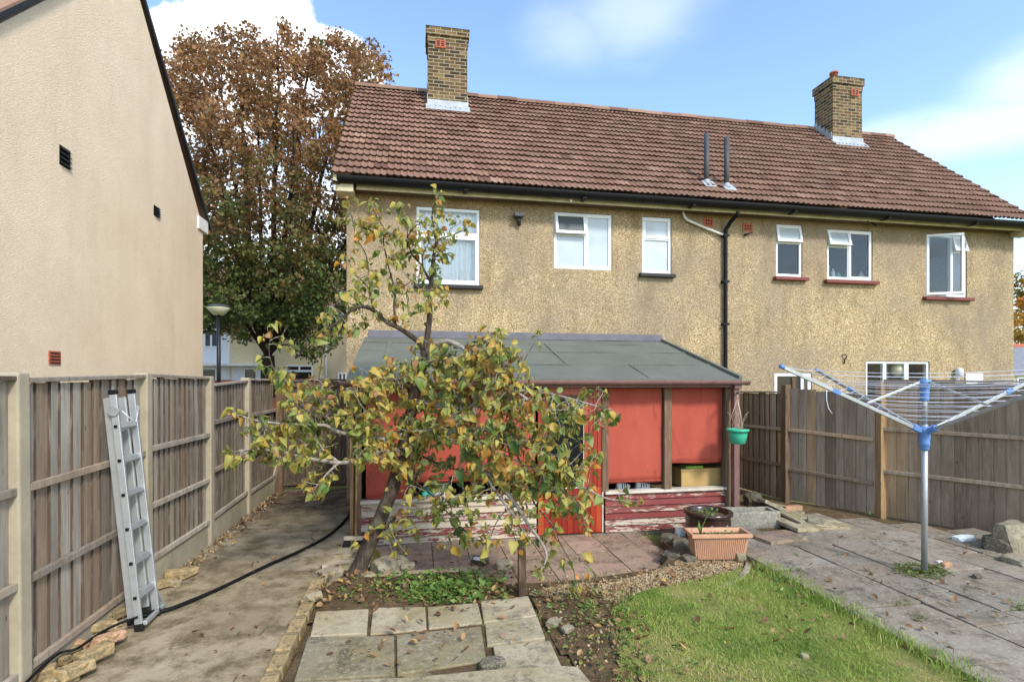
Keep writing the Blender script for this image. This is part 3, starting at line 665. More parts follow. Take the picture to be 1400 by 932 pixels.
for y in (7.25, 8.0, 8.55): mb.ext([(LX0-.05, y, rz(y)+.006), (LX1+.03, y+.02, rz(y+.02)+.006), (LX1+.03, y+.06, rz(y+.06)+.009), (LX0-.05, y+.04, rz(y+.04)+.009)], (0, 0, .009))
for x, ya, yb in ((-.45, 6.58, 8.55), (2.1, 7.25, 8.55), (3.05, 6.58, 7.27), (1.2, 6.58, 7.27)):
    mb.ext([(x, ya, rz(ya)+.007), (x+.05, ya, rz(ya)+.007), (x+.05, yb, rz(yb)+.007), (x, yb, rz(yb)+.007)], (0, 0, .0095))
mb.build('felt_laps', 'roof_felt', rf)
mb = MB(); mb.ext([(LX1+.0, 6.56, rz(6.56)+.005), (LX1+.0, 8.93, rz(8.93)+.005), (LX1, 8.93, rz(8.93)+.05), (LX1, 6.56, rz(6.56)+.05)], (.05, 0, 0)); mb.build('verge_upstand', 'roof_felt', rf)
mb = MB(); mb.ext([(LX0+.0, 8.90, 2.66), (LX1+.03, 8.90, 2.66), (LX1+.03, 8.928, 2.78), (LX0, 8.928, 2.78)], (0, .008, 0)); mb.build('flashing', 'grey_flashing', rf)
mb = MB(); half_gutter(mb, LX0-.1, LX1+.08, 6.50, 1.94, .052); half_gutter(mb, LX0-.12, LX0-.08, 6.50, 1.945, .06); half_gutter(mb, LX1+.06, LX1+.1, 6.50, 1.945, .06)
for x in (.2, 1.7, 3.0, 3.9): half_gutter(mb, x, x+.06, 6.50, 1.944, .058)
mb.box(LX0-.05, LX1+.02, 6.555, 6.58, 1.86, 1.955); mb.build('gutter', 'brown_gutter', shed)
# red-brown square down pipe that also carries the basket
xp = PY(1005, 600, 6.58).x
mb = MB(); mb.box(xp-.042, xp+.042, 6.535, 6.62, -.12, 1.89); mb.box(xp-.055, xp+.055, 6.5, 6.632, 1.84, 1.9); mb.build('downpipe', 'brown_gutter', shed, bevel=.008)
# frame: head, posts
posts = [(486, 494), (560, 566), (645, 652), (822, 831), (907, 917), (990, 999)]
mb = MB(); mb.box(LX0, LX1-.02, LY-.03, LY+.05, TZ, 1.93); mb.build('head_beam', 'weathered_post_wood', shed)
for a, b in posts:
    mb = MB(); mb.box(lx(a), lx(b), LY-.035, LY+.06, ZB if a < 500 or a > 985 else SZ+.012, TZ-.002, random.random()); mb.build('post', 'weathered_post_wood', shed, bevel=.006)
mb = MB(); mb.box(lx(478), lx(483), LY+.02, LY+.1, ZB, TZ, .7); mb.build('post', 'post_wood', shed, bevel=.006)
XD0, XD1 = lx(735), lx(822)
def clad(xa, xb, mt):
    mb = MB(); n = 6; h = (SZ-.02-ZB)/n
    for k in range(n):
        z = ZB+k*h; mb.hexa([(xa, LY-.034, z), (xb, LY-.034, z), (xb, LY+.02, z), (xa, LY+.02, z), (xa, LY-.008, z+h+.004), (xb, LY-.008, z+h+.004), (xb, LY+.02, z+h+.004), (xa, LY+.02, z+h+.004)])
    mb.build('weatherboarding', mt, shed, bevel=.002)
    mb = MB(); mb.box(xa-.01, xb+.01, LY-.06, LY+.09, SZ-.025, SZ+.01); mb.build('sill', 'sill_wood', shed, bevel=.006)
clad(lx(494), XD0-.02, 'peeling_pale'); clad(XD1+.05, lx(990), 'peeling_red')
mb = MB(); mb.box(XD0-.05, LX1-.02, LY-.02, LY+.04, ZB-.14, ZB-.005); mb.box(LX0, XD0-.05, LY-.02, LY+.04, ZB-.14, ZB-.005); mb.build('base_plinth', 'dark_rock', shed)
def blind(xa, xb, zb):
    mb = MB(); n = 18; vs = []
    m = 12
    for j in range(m+1):
        for i in range(n+1):
            u = i/n; v = j/m; x = xa+(xb-xa)*u; z = TZ-.01+(zb-TZ)*v+(.006*math.sin(u*7+zb*9)*v if j == m else 0)
            vs.append((x, LY+.03+.016*mnoise.noise(Vector((x*4.5, z*1.6, 9)))+.006*mnoise.noise(Vector((x*14, z*4+x*9, 2)))+.006*math.sin(u*5+v*2), z))
    vs2 = [(x, y+.003, z) for x, y, z in vs]; k = len(vs); q = n+1
    fs = [(j*q+i+1, j*q+i, (j+1)*q+i, (j+1)*q+i+1) for j in range(m) for i in range(n)]
    fs += [(k+j*q+i, k+j*q+i+1, k+(j+1)*q+i+1, k+(j+1)*q+i) for j in range(m) for i in range(n)]+[(m*q+i, k+m*q+i, k+m*q+i+1, m*q+i+1) for i in range(n)]
    mb.add(vs+vs2, fs, .5, True); b = mb.build('roller_blind', 'red_blind', shed)
    mb = MB(); mb.tube([(xa+.01, LY+.033, zb+.012), (xb-.01, LY+.033, zb+.012)], .011, 8); mb.build('bottom_bar', 'red_blind', b)
blind(lx(500), lx(559), SZ+.02); blind(lx(567), lx(644), .66); blind(lx(653), XD0-.03, .66); blind(lx(832), lx(906), lz(868, 659)); blind(lx(918), lx(989), lz(952, 632.5))
# door
mb = MB(); z0 = ZB+.01; xa, xb = lx(748), lx(798); zp0, zp1 = lz(772, 667), lz(772, 540); n = 9
def boards(xa_, xb_, za, zb_, n):
    for k in range(n):
        w = (xb_-xa_)/n; mb.box(xa_+k*w+.002, xa_+(k+1)*w-.002, LY-.02, LY+.02, za, zb_)
    mb.box(xa_+.001, xb_-.001, LY-.012, LY+.018, za+.001, zb_-.001, .2)
boards(XD0, XD1, z0, zp0-.003, 11); boards(xb, XD1, zp0, TZ-.005, 4); boards(XD0, xa, zp0, TZ-.005, 2); mb.box(xa+.001, xb-.001, LY-.02, LY+.02, zp1, TZ-.005, .95)
door = mb.build('door', 'door_red', shed, bevel=.003)
mb = MB(); mb.box(xa+.002, xb-.012, LY+.002, LY+.01, zp0+.0, zp1-.002); mb.build('pane', 'dark_glass', door)
mb = MB(); mb.box(xb-.012, xb-.002, LY-.024, LY+.01, zp0-.002, zp1); mb.box(xa, xb-.012, LY-.026, LY+.01, zp0-.002, zp0+.012); mb.build('glazing_bead', 'sill_wood', door)
mb = MB(); mb.lathe([(.006, 0), (.02, .01), (.026, .03), (.02, .045), (.004, .05)], (0, 0, 0), 14)
kn_ = mb.build('handle', 'galvanised', None, (0, 0, 0)); kn_.parent = door; kn_.location = Vector((XD1-.09, LY-.02, .92))-Vector(shed.location); kn_.rotation_euler = (R(90), 0, 0)
mb = MB(); mb.box(XD1+.003, XD1+.02, LY-.03, LY+.02, z0, TZ-.002); mb.build('door_jamb', 'sill_wood', shed)
# sides and inside
mb = MB()
for x in (LX0, LX1-.06): mb.ext([(x, LY+.06, ZB), (x, FY-.01, ZB), (x, FY-.01, rz(8.9)-.07), (x, LY+.06, rz(LY+.06)-.07)], (.04, 0, 0))
mb.build('side_wall', 'weathered_post_wood', shed)
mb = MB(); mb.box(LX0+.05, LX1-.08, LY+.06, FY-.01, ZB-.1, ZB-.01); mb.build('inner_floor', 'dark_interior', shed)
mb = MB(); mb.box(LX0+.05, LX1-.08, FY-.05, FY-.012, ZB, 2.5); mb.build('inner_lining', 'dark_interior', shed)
for xa, xb in ((XD1+.1, LX1-.1), (lx(494), XD0-.1)): mb = MB(); mb.box(xa, xb, LY+.1, LY+.6, SZ-.06, SZ-.02); mb.build('shelf', 'weathered_post_wood', shed)
zs_ = SZ-.02
xa, xb = PY(932, 640, LY+.15).x, PY(987, 640, LY+.15).x; zt = PY(960, 640, LY+.15).z
bx = thing('storage_box', 'tan cardboard storage box on the shelf below the right-hand red blind', 'box', ((xa+xb)/2, LY+.35, zs_))
mb = MB(); mb.box(xa, xb, LY+.16, LY+.52, zs_, zt-.04); mb.build('box_body', 'tan_box', bx, bevel=.005)
mb = MB(); mb.box(xa-.01, xb+.01, LY+.15, LY+.53, zt-.039, zt); mb.build('lid', 'tan_box', bx, bevel=.005)
mb = MB(); mb.ext([(xa+.08, LY+.17, zt+.002), (xa+.34, LY+.17, zt+.002), (xa+.34, LY+.34, zt+.002), (xa+.08, LY+.34, zt+.002)], (0, 0, .03)); o = mb.build('green_folder', 'lime_card', None, (xa+.2, LY+.25, zt)); tag(o, 'lime green folder lying on the tan storage box', 'folder')
def shoe(px, rz_, lab):
    p = PY(px, 668, LY+.18); t = thing('trainer', lab, 'shoe', (p.x, LY+.2, zs_), 'shoes on the lean-to shelf')
    L = .2
    def sec(x):   # half width, height along the shoe
        u = x/L; return (.03+.017*math.sin(min(1, u*1.05)*math.pi)**.6, .045+.05*max(0, 1-u*1.5)+.02*math.sin(u*math.pi))
    Mx = Matrix.Translation((p.x, LY+.22, zs_)) @ Matrix.Rotation(rz_, 4, 'Z')
    mb = MB(); mb.M = Mx; n = 10; vs = []; k = 10
    for i in range(n+1):
        x = L*i/n; w, h = sec(x)
        for j in range(k+1): a = math.pi*j/k; vs.append((x-L/2, w*math.cos(a), .022+h*math.sin(a)**.7))
    fs = [(i*(k+1)+j, i*(k+1)+j+1, (i+1)*(k+1)+j+1, (i+1)*(k+1)+j) for i in range(n) for j in range(k)]+[tuple(range(k, -1, -1)), tuple(n*(k+1)+j for j in range(k+1))]
    mb.add(vs, fs, .5, True); mb.build('upper', 'white_cloth', t)
    mb = MB(); mb.M = Mx; mb.prism([(-L/2-.008, -.04), (L/2-.03, -.048), (L/2+.01, 0), (L/2-.03, .048), (-L/2-.008, .04)], .001, .024); mb.build('sole', 'white_upvc', t, bevel=.005)
    mb = MB(); mb.M = Mx
    for i in range(3): x = -.03+i*.035; w, h = sec(x+L/2); mb.tube([(x, w*math.cos(math.pi*j/8)*1.03, .023+1.03*h*math.sin(math.pi*j/8)**.7) for j in range(9)], .006, 6)
    mb.build('stripes', 'black_plastic', t)
shoe(853, .15, 'white trainer on the shelf nearest the lean-to door'); shoe(880, -.1, 'white trainer on the shelf next to the timber post')
def lump(name, px, py, sx, sy, sz, mat, lab, cat, seed):
    p = PY(px, py, LY+.25); mb = MB(); mb.rock((p.x, LY+.28, zs_+sz*.9), sx, sy, sz, seed, .3, None, 3, .35); o = mb.build(name, mat, None, (p.x, LY+.28, zs_), smooth=True); tag(o, lab, cat)
lump('folded_cloth', 584, 664, .09, .09, .07, 'cyan_cloth', 'folded turquoise cloth on the lean-to shelf behind the fruit tree', 'cloth', 3)
lump('carrier_bag', 603, 664, .12, .1, .09, 'white_cloth', 'pale crumpled bag beside the turquoise cloth in the lean-to', 'bag', 5)
lump('carrier_bag', 640, 668, .14, .1, .10, 'black_plastic', 'dark crumpled bag beside the pale bag in the lean-to', 'bag', 8)
# ================================================================== fences
def panel(mb, A, B, zb, za, zb_t, side, rails, bw=.118, cap=True):
    A = Vector((A[0], A[1], 0)); B = Vector((B[0], B[1], 0)); d = B-A; L = d.length; d.normalize(); nr = Vector((-d.y, d.x, 0))*side
    n = max(2, round(L/bw)); w = L/n; flip = B.y > A.y
    ej = [0]+[random.uniform(-.014, .014) for _ in range(n-1)]+[0]
    for k in range(n):
        s0 = k*w+ej[k]-(.022 if flip else 0); s1 = (k+1)*w+ej[k+1]+(0 if flip else .022); t0 = za+(zb_t-za)*k/n; r = min(1, max(.07, random.gauss(.5, .3))); j = random.uniform(-.018, .004); tl = random.uniform(-.008, .008)
        p = []
        for z in (zb, t0+j):
            tt = tl if z > zb else 0
            p += [A+d*(s0+tt)+nr*(.024 if flip else .002)+Vector((0, 0, z)), A+d*(s1+tt)+nr*(.002 if flip else .024)+Vector((0, 0, z)), A+d*(s1+tt)+nr*-.0+Vector((0, 0, z)), A+d*(s0+tt)-nr*.008+Vector((0, 0, z))]
        mb.add(p, [(3, 2, 1, 0), (4, 5, 6, 7), (0, 1, 5, 4), (2, 3, 7, 6)], r); b = len(mb.v)-8
        for f in ((1, 2, 6, 5), (3, 0, 4, 7)): mb.f.append([b+i for i in f]); mb.r.append(0); mb.sm.append(False)  # board edges coloured dark: overlap shade, with weather stain, painted in
def rails_of(A, B, za, zb_t, side, rails, mat, par, cap):
    A = Vector((A[0], A[1], 0)); B = Vector((B[0], B[1], 0)); d = (B-A).normalized(); nr = Vector((-d.y, d.x, 0))*side
    for z in rails:
        mb = MB(); mb.beam(A+nr*.034+Vector((0, 0, z)), B+nr*.034+Vector((0, 0, z+(zb_t-za)*.6)), .034, .05, r=random.random()); mb.build('rail', mat, par, bevel=.004)
    if cap:
        mb = MB(); mb.beam(A+nr*.014+Vector((0, 0, za+.012)), B+nr*.014+Vector((0, 0, zb_t+.012)), .075, .03, r=random.random()); mb.build('capping_rail', mat, par, bevel=.004)
fx = -2.45
lf = thing('closeboard_fence', 'weathered grey closeboard fence with concrete posts along the left path', 'fence', (fx, 5, 0))
py_ = [2.22, 3.76, 5.30, 6.79, 8.22, 9.74]
tops = [(1.95, 1.95), (1.94, 1.975), (1.985, 1.965), (1.88, 1.93), (1.955, 1.95)]
gtop = [.1, .105, .27, .27, .27]
for i in range(5):
    A = (fx, py_[i]+.05); B = (fx, py_[i+1]-.05)
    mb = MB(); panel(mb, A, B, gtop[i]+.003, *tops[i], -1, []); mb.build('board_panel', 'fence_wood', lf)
    g = gtop[i]; rails_of(A, B, *tops[i], -1, [g+.035, g+.59, g+1.17] if i != 2 else [g+.03, g+.52, g+1.05], 'fence_wood', lf, True)
    mb = MB(); mb.box(fx-.025, fx+.03, A[1], B[1], -.12, g, random.random()); mb.build('gravel_board', 'gravel_board_concrete', lf, bevel=.006)
for i, y in enumerate(py_[:5]):
    mb = MB(); w = .052; lean = .02 if i == 1 else 0; zt = [1.98, 2.0, 2.02, 2.0, 1.99][i]
    mb.hexa([(fx-.06, y-w, -.15), (fx+.065, y-w, -.15), (fx+.065, y+w, -.15), (fx-.06, y+w, -.15), (fx-.06, y-w-lean, zt), (fx+.06, y-w-lean, zt), (fx+.06, y+w-lean, zt), (fx-.06, y+w-lean, zt)])
    mb.build('post', 'post_concrete', lf, bevel=.012)
by = 9.9
bf = thing('side_gate_fence', 'dark brown boarded fence closing the end of the side passage', 'fence', (-1.8, by, 0))
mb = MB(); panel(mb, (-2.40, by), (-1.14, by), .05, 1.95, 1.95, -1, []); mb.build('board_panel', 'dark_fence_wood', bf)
rails_of((-2.40, by), (-1.14, by), 1.95, 1.95, -1, [.12, 1.27, 1.86], 'dark_fence_wood', bf, True)
mb = MB(); mb.box(-1.94, -1.84, by-.07, by-.02, .05, 1.93, .8); mb.build('batten', 'dark_fence_wood', bf, bevel=.005)
mb = MB(); mb.box(-2.42, -2.31, by-.16, by-.05, -.1, 1.95, .4); mb.build('post', 'weathered_post_wood', bf, bevel=.008)
# right-hand boundary
P0 = Vector((5.72, 8.86, 0)); P1 = PZ(1073, 682, .03); P2 = PZ(1202, 703, .03); P3 = PZ(1440, 741, .03); P4 = P3+(P3-P2).normalized()*1.9
rfn = thing('feather_edge_fence', 'weathered brown feather edge fence between the two back gardens', 'fence', (P2.x, P2.y, 0))
def off2(A, B, a, b):
    d = (B-A).normalized(); return A+d*a, B-d*b
segs = [(P0, P1, 1.73, 1.75, .02, [.57, 1.15]), (P1, P2, 1.83, 1.73, .03, [.53, 1.16]), (P2, P3, 1.94, 1.92, .02, [.66, 1.26]), (P3, P4, 1.92, 1.9, .02, [.66, 1.26])]
for k, (A, B, za, zb_t, zlo, rl) in enumerate(segs):
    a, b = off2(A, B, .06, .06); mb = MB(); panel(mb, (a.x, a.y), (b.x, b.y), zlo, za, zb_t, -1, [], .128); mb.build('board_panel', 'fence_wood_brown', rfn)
    rails_of((a.x, a.y), (b.x, b.y), za, zb_t, -1, rl, 'fence_wood_brown', rfn, k != 1)
for P, w, zt, mt in ((P1, .1, 1.88, 'weathered_post_wood'), (P2, .095, 1.93, 'post_wood'), (P3, .1, 1.94, 'weathered_post_wood')):
    mb = MB(); mb.box(P.x-w/2, P.x+w/2, P.y-w/2-.03, P.y+w/2-.03, -.1, zt); mb.build('post', mt, rfn, bevel=.008)
p = PY(1081, 516, P1.y+.1); mb = MB(); mb.box(p.x-.03, p.x+.03, P1.y+.02, P1.y+.08, .0, 2.0); mb.build('post', 'weathered_post_wood', rfn, bevel=.005)
a = P1-(P1-P0).normalized()*.16; mb = MB(); mb.box(a.x-.05, a.x+.0, a.y-.11, a.y-.08, .62, 1.1, 1); mb.build('repair_batten', 'post_wood', rfn)
# ================================================================== ground
mb = MB(); mb.add([(-90, -40, -.16), (90, -40, -.16), (90, 120, -.16), (-90, 120, -.16)], [(0, 1, 2, 3)]); struct(mb.build('ground', 'turf_soil'))
mb = MB(); mb.add([(-90, 20.5, -.156), (90, 20.5, -.156), (90, 26, -.156), (-90, 26, -.156)], [(0, 1, 2, 3)]); struct(mb.build('road', 'dark_rock'))
def inside(poly, x, y):
    c = False; n = len(poly); j = n-1
    for i in range(n):
        xi, yi = poly[i][:2]; xj, yj = poly[j][:2]
        if (yi > y) != (yj > y) and x < (xj-xi)*(y-yi)/(yj-yi)+xi: c = not c
        j = i
    return c
def patch(name, poly, z, amp, step, mat, fq=1.5, zfun=None, seed=0):
    xs = [p[0] for p in poly]; ys = [p[1] for p in poly]; nx = int((max(xs)-min(xs))/step)+1; ny = int((max(ys)-min(ys))/step)+1
    idx = {}; vs = []; fs = []
    def vid(i, j):
        if (i, j) not in idx:
            x = min(xs)+i*step; y = min(ys)+j*step; zz = z+amp*mnoise.noise(Vector((x*fq, y*fq, seed)))+amp*.5*mnoise.noise(Vector((x*fq*4, y*fq*4, seed)))
            if zfun: zz += zfun(x, y)
            idx[(i, j)] = len(vs); vs.append((x, y, zz))
        return idx[(i, j)]
    for i in range(nx):
        for j in range(ny):
            if inside(poly, min(xs)+(i+.5)*step, min(ys)+(j+.5)*step): fs.append((vid(i, j), vid(i+1, j), vid(i+1, j+1), vid(i, j+1)))
    mb = MB(); mb.add(vs, fs, .5, True); return mb.build(name, mat)
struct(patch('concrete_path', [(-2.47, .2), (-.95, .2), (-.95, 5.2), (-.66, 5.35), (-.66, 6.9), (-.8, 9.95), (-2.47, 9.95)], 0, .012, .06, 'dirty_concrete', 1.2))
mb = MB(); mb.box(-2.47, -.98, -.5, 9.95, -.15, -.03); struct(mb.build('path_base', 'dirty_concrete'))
BANK = [(-.95, -1.5), (9, -1.5), (9, 4), (P3.x+.3, P3.y), (P2.x+.2, P2.y+.2), (P1.x+.1, P1.y), (5.75, 8.93), (4.42, 8.93), (4.42, 6.52), (3.2, 6.5), (2.97, 6.1), (2.9, 5.6), (2.5, 5.14), (1.6, 4.98), (.5, 4.98), (.4, 5.25), (-.6, 5.3), (-.9, 5.25)]
mb = MB(); mb.prism(BANK, -.15, -.01); struct(mb.build('garden_soil', 'soil'))
bed = [(-.84, 4.36), (-.2, 4.4), (.75, 4.46), (.8, 4.9), (.5, 5.2), (-.4, 5.28), (-.8, 5.2)]
struct(patch('flower_bed', bed, .035, .03, .05, 'soil', 2.2, lambda x, y: .035*math.exp(-((x+.2)**2*1.2+(y-4.9)**2*5))))
ldirt = [PZ(730, 815, .02), PZ(745, 850, .02), PZ(800, 935, .02), PZ(900, 990, .02), PZ(905, 932, .02), PZ(880, 850, .02), PZ(870, 812, .02), PZ(800, 806, .02)]
ldirt = [(p.x, p.y) for p in ldirt]
struct(patch('soil_border', ldirt, .012, .025, .05, 'soil', 2.5, seed=4))
LAWN = [PZ(*q, .03) for q in ((830, 990), (838, 932), (850, 870), (835, 835), (880, 806), (960, 789), (1035, 767), (1110, 799), (1200, 842), (1270, 877), (1350, 928), (1440, 990))]
LAWN = [(p.x+(.09 if 6 < i < 11 else 0), p.y) for i, p in enumerate(LAWN)]+[(2.9, .4), (.6, .4)]
def lawn_z(x, y): return .022+.02*mnoise.noise(Vector((x*.9, y*.9, 2)))
struct(patch('lawn', LAWN, .022, .02, .05, 'turf_soil', .9, seed=2))
grav = [PZ(*q, .0) for q in ((718, 812), (760, 820), (850, 822), (960, 800), (1015, 775), (1022, 755), (950, 752), (910, 775), (860, 790), (760, 800))]
grav = [(p.x, p.y) for p in grav]
struct(patch('gravel_bed', grav, .0, .012, .05, 'soil', 2, seed=7))
# sunken patio of clay pavers with a concrete edge
mb = MB(); pw = .42; y = 5.18
struct_r = []
row = 0
while y < 6.75:
    x = -.66
    while x < 2.93:
        w = min(pw, 2.95-x)
        if not (x+w > 2.86 and y < 5.55) and w > .05: mb.box(x+.004, x+w-.004, y+.004, min(y+pw, 6.73)-.004, -.16, -.098+random.uniform(-.003, .003))
        x += pw
    y += pw; row += 1
struct(mb.build('sunken_patio', 'clay_paver', bevel=.004))
mb = MB(); x = .45
while x < 2.5: w = random.uniform(.7, .95); mb.box(x, min(x+w, 2.62)-.008, 4.99, 5.172, -.16, -.09+random.uniform(-.004, .004)); x += w
struct(mb.build('patio_kerb', 'slab_concrete', bevel=.008))
mb = MB(); mb.box(-.66, 2.95, 5.2, 6.74, -.155, -.106); struct(mb.build('sunken_patio_base', 'soil'))
mb = MB(); mb.prism([(-.55, 5.36), (.0, 5.30), (.62, 5.32), (.62, 5.45), (.0, 5.44), (-.55, 5.5)], -.15, .03); struct(mb.build('bed_kerb', 'tan_concrete', bevel=.015))
# slabs of the front path
sl_px = [((432, 835.5), (504, 831), (501.5, 865), (424, 868.5)), ((510, 830.5), (581.5, 828.8), (583, 859), (506, 865)), ((584.5, 828.6), (653, 823.5), (659.5, 850), (586, 858)), ((657, 821.5), (722, 813.5), (733.5, 840.5), (661.5, 849.5)),
         ((663, 851), (734.5, 842), (745.5, 871), (666, 881)), ((674, 882.5), (752, 875), (768, 911), (681, 918)), ((421, 870), (538.5, 868), (539.5, 921), (402, 929)), ((542, 866.5), (657.5, 855), (665, 901), (543, 921)), ((547, 922.5), (664, 903), (666, 915), (552, 927))]
mb = MB()
for k, q in enumerate(sl_px):
    zz = .075+random.uniform(-.008, .008) if k < 8 else .05
    pts = [PZ(a, b, zz) for a, b in reversed(q)]
    tz = [zz+random.uniform(-.004, .004) for _ in pts]
    mb.prism([(p.x, p.y) for p in pts], -.01, tz, [.95, .9, .8, .85, .7, .75, .1, .15, .2][k])
struct(mb.build('slab_path', 'slab_concrete', bevel=.007))
st = [PZ(*q, .1) for q in ((398, 931), (480, 927.5), (563, 924), (665, 914), (768, 908.5), (790, 909.5), (812, 935))]
mb = MB(); mb.prism([(p.x, p.y) for p in reversed(st)]+[(-.85, 2.6), (.75, 2.6)], -.1, .1); struct(mb.build('concrete_step', 'tan_concrete', bevel=.012))
mb = MB(); mb.prism([(-.84, 3.3), (.85, 3.3), (.80, 3.9), (.74, 4.46), (-.8, 4.38)], -.05, .052); struct(mb.build('slab_bed', 'soil'))
mb = MB()
for (x0, x1, y0, y1) in ((-.93, -.55, 5.55, 6.0), (-.9, -.6, 6.02, 6.5), (-.53, -.1, 5.6, 6.05)): mb.prism([(x0, y0), (x1, y0+.02), (x1-.02, y1), (x0+.03, y1-.02)], -.12, .012+random.uniform(0, .02))
struct(mb.build('doorstep_slabs', 'slab_concrete', bevel=.008))
# patio slabs round the airer
mb = MB(); xs = [3.5, 4.25, 4.72, 5.18, 5.64, 6.1, 6.56, 7.02, 7.48, 7.95]
PAT = [(3.45, 1.0), (9, 1.0), (P3.x, P3.y-.35), (P2.x-.1, P2.y-.35), (5.4, 6.35), (3.9, 6.2), (3.62, 5.6), (3.45, 5.3)]
for k in range(len(xs)-1):
    y = 1.1+[.0, .5, .2, .63, .1, .55, .3, .7, .2][k]*.9
    while y < 6.9:
        Ls = [.9, .9, .6, .9, .45][random.randrange(5)] if k else .9
        if k == 3 and 4.1 < y+.45 < 4.98: y0_, y1_ = y, y+Ls
        cx, cy = (xs[k]+xs[k+1])/2, y+Ls/2
        if inside(PAT, cx, cy) and not (abs(cx-5.05) < .3 and abs(cy-4.5) < .2):
            b = random.uniform(-.006, .006)
            q = [(xs[k]+.007, y+.007), (xs[k+1]-.007, y+.007), (xs[k+1]-.007, y+Ls-.007), (xs[k]+.007, y+Ls-.007)]
            q = [(a+random.uniform(-.004, .004), c+random.uniform(-.004, .004)) for a, c in q]
            mb.prism(q, -.02, [.06+b+random.uniform(-.006, .006) for _ in q])
        y += Ls
struct(mb.build('patio', 'patio_concrete', bevel=.006))
mb = MB(); mb.prism(PAT, -.015, .028); struct(mb.build('patio_bed', 'soil'))
# edging blocks along the path
y = 2.45; k = 0
EB = ['nearest the camera', 'second from the camera', 'third from the camera', 'fourth from the camera', 'fifth from the camera', 'sixth from the camera', 'seventh from the camera', 'eighth from the camera', 'next to last towards the tree', 'last towards the tree']
ys = []
while y < 5.28: L = random.uniform(.24, .34); ys.append((y, min(y+L, 5.33))); y += L
vis = [q for q in ys if q[1] > 3.3]; vis = vis[:len(EB)]
for k, (a, b) in enumerate(vis):
    j = random.uniform(-.008, .008); zt = .075+random.uniform(-.01, .006); mb = MB()
    mb.hexa([(-.98+j, a+.004, -.05), (-.865+j, a+.004, -.05), (-.865+j, b-.004, -.05), (-.98+j, b-.004, -.05), (-.975+j, a+.006, zt), (-.87+j, a+.006, zt+.003), (-.87+j, b-.006, zt), (-.975+j, b-.006, zt-.003)])
    o = mb.build('edging_block', 'yellow_brick', None, (-.92, (a+b)/2, 0), bevel=.009)
    nm = EB[k] if k < len(vis)-2 else EB[-2:][k-len(vis)+2]
    tag(o, 'sandy yellow edging block beside the concrete path, '+nm, 'edging block', 'edging blocks along the concrete path')
# loose bricks along the fence
def brick(px, py, z, rz, tilt, mat, lab, s=(.215, .1025, .065), rx=0):
    p = PZ(px, py, z); mb = MB(); mb.M = Matrix.Translation(p) @ Matrix.Rotation(R(rz), 4, 'Z') @ Matrix.Rotation(R(tilt), 4, 'Y') @ Matrix.Rotation(R(rx), 4, 'X')
    # worn brick: a box with a few chipped corners
    a, b, c = s[0]/2, s[1]/2, s[2]/2; j = lambda: random.uniform(.82, 1)
    mb.hexa([(x*a*j(), y*b*j(), zz*c) for zz in (-1, 1) for x, y in ((-1, -1), (1, -1), (1, 1), (-1, 1))])
    o = mb.build('loose_brick', mat, None, tuple(p), bevel=.012); tag(o, lab, 'brick', 'loose bricks along the left fence')
brick(148, 872, .075, 57, 4, 'pink_brick', 'pinkish brick end-on beside the near ladder foot')
brick(128, 893, .085, 57, 0, 'yellow_brick', 'long yellow brick in line behind the pinkish brick', (.24, .11, .08))
brick(103, 914, .085, 62, 3, 'yellow_brick', 'yellow brick between the fence post and the long yellow brick', (.22, .11, .07))
brick(80, 928, .05, 50, 8, 'yellow_brick', 'yellow brick low down by the front concrete post of the fence')
brick(52, 922, .05, 20, -10, 'yellow_brick', 'tilted yellow brick right against the front concrete post')
brick(140, 855, .06, 40, 12, 'yellow_brick', 'yellow brick leaning on the gravel board behind the pinkish brick')
brick(112, 882, .04, 15, 20, 'pink_brick', 'small pinkish brick piece near the cable by the left fence', (.12, .09, .06))
brick(96, 895, .05, 75, -12, 'yellow_brick', 'narrow yellow brick piece under the black cable by the left fence', (.16, .07, .06))
brick(160, 838, .05, 70, 5, 'yellow_brick', 'yellow brick half hidden behind the ladder foot')
brick(224, 797, .045, 40, 0, 'yellow_brick', 'yellow brick nearest the ladder in the small heap by the gravel board')
brick(240, 783, .06, 25, 6, 'yellow_brick', 'top yellow brick of the small heap by the gravel board')
brick(256, 783, .045, 60, -4, 'yellow_brick', 'yellow brick farthest from the ladder in the small heap')
brick(240, 797, .03, 10, 15, 'tan_concrete', 'pale broken brick end in front of the small brick heap', (.1, .08, .06))
# ================================================================== pipe, cable, plank, stake, broom
def ground_tube(name, pts, rad, z, mat, lab, cat):
    P = [PZ(a, b, z) for a, b in pts]; Q_ = []
    for i in range(len(P)-1):
        p0 = P[max(i-1, 0)]; p1 = P[i]; p2 = P[i+1]; p3 = P[min(i+2, len(P)-1)]
        for k in range(8):
            t = k/8; Q_.append(.5*((2*p1)+(p2-p0)*t+(2*p0-5*p1+4*p2-p3)*t*t+(3*p1-p0-3*p2+p3)*t**3))
    Q_.append(P[-1]); mb = MB(); mb.tube(Q_, rad, 8); o = mb.build(name, mat, None, tuple(P[0])); return tag(o, lab, cat)
ground_tube('black_pipe', [(180, 846), (205, 839), (240, 829), (300, 804), (360, 775), (420, 748), (455, 727), (476, 705), (481, 688)], .017, .02, 'black_plastic', 'long black pipe running across the concrete path from the ladder to the lean-to corner', 'pipe')
ground_tube('black_cable', [(20, 950), (48, 920), (80, 893), (105, 886), (135, 866), (160, 853), (188, 843)], .010, .11, 'black_plastic', 'thin black cable lying over the loose bricks at the front of the left fence', 'cable')
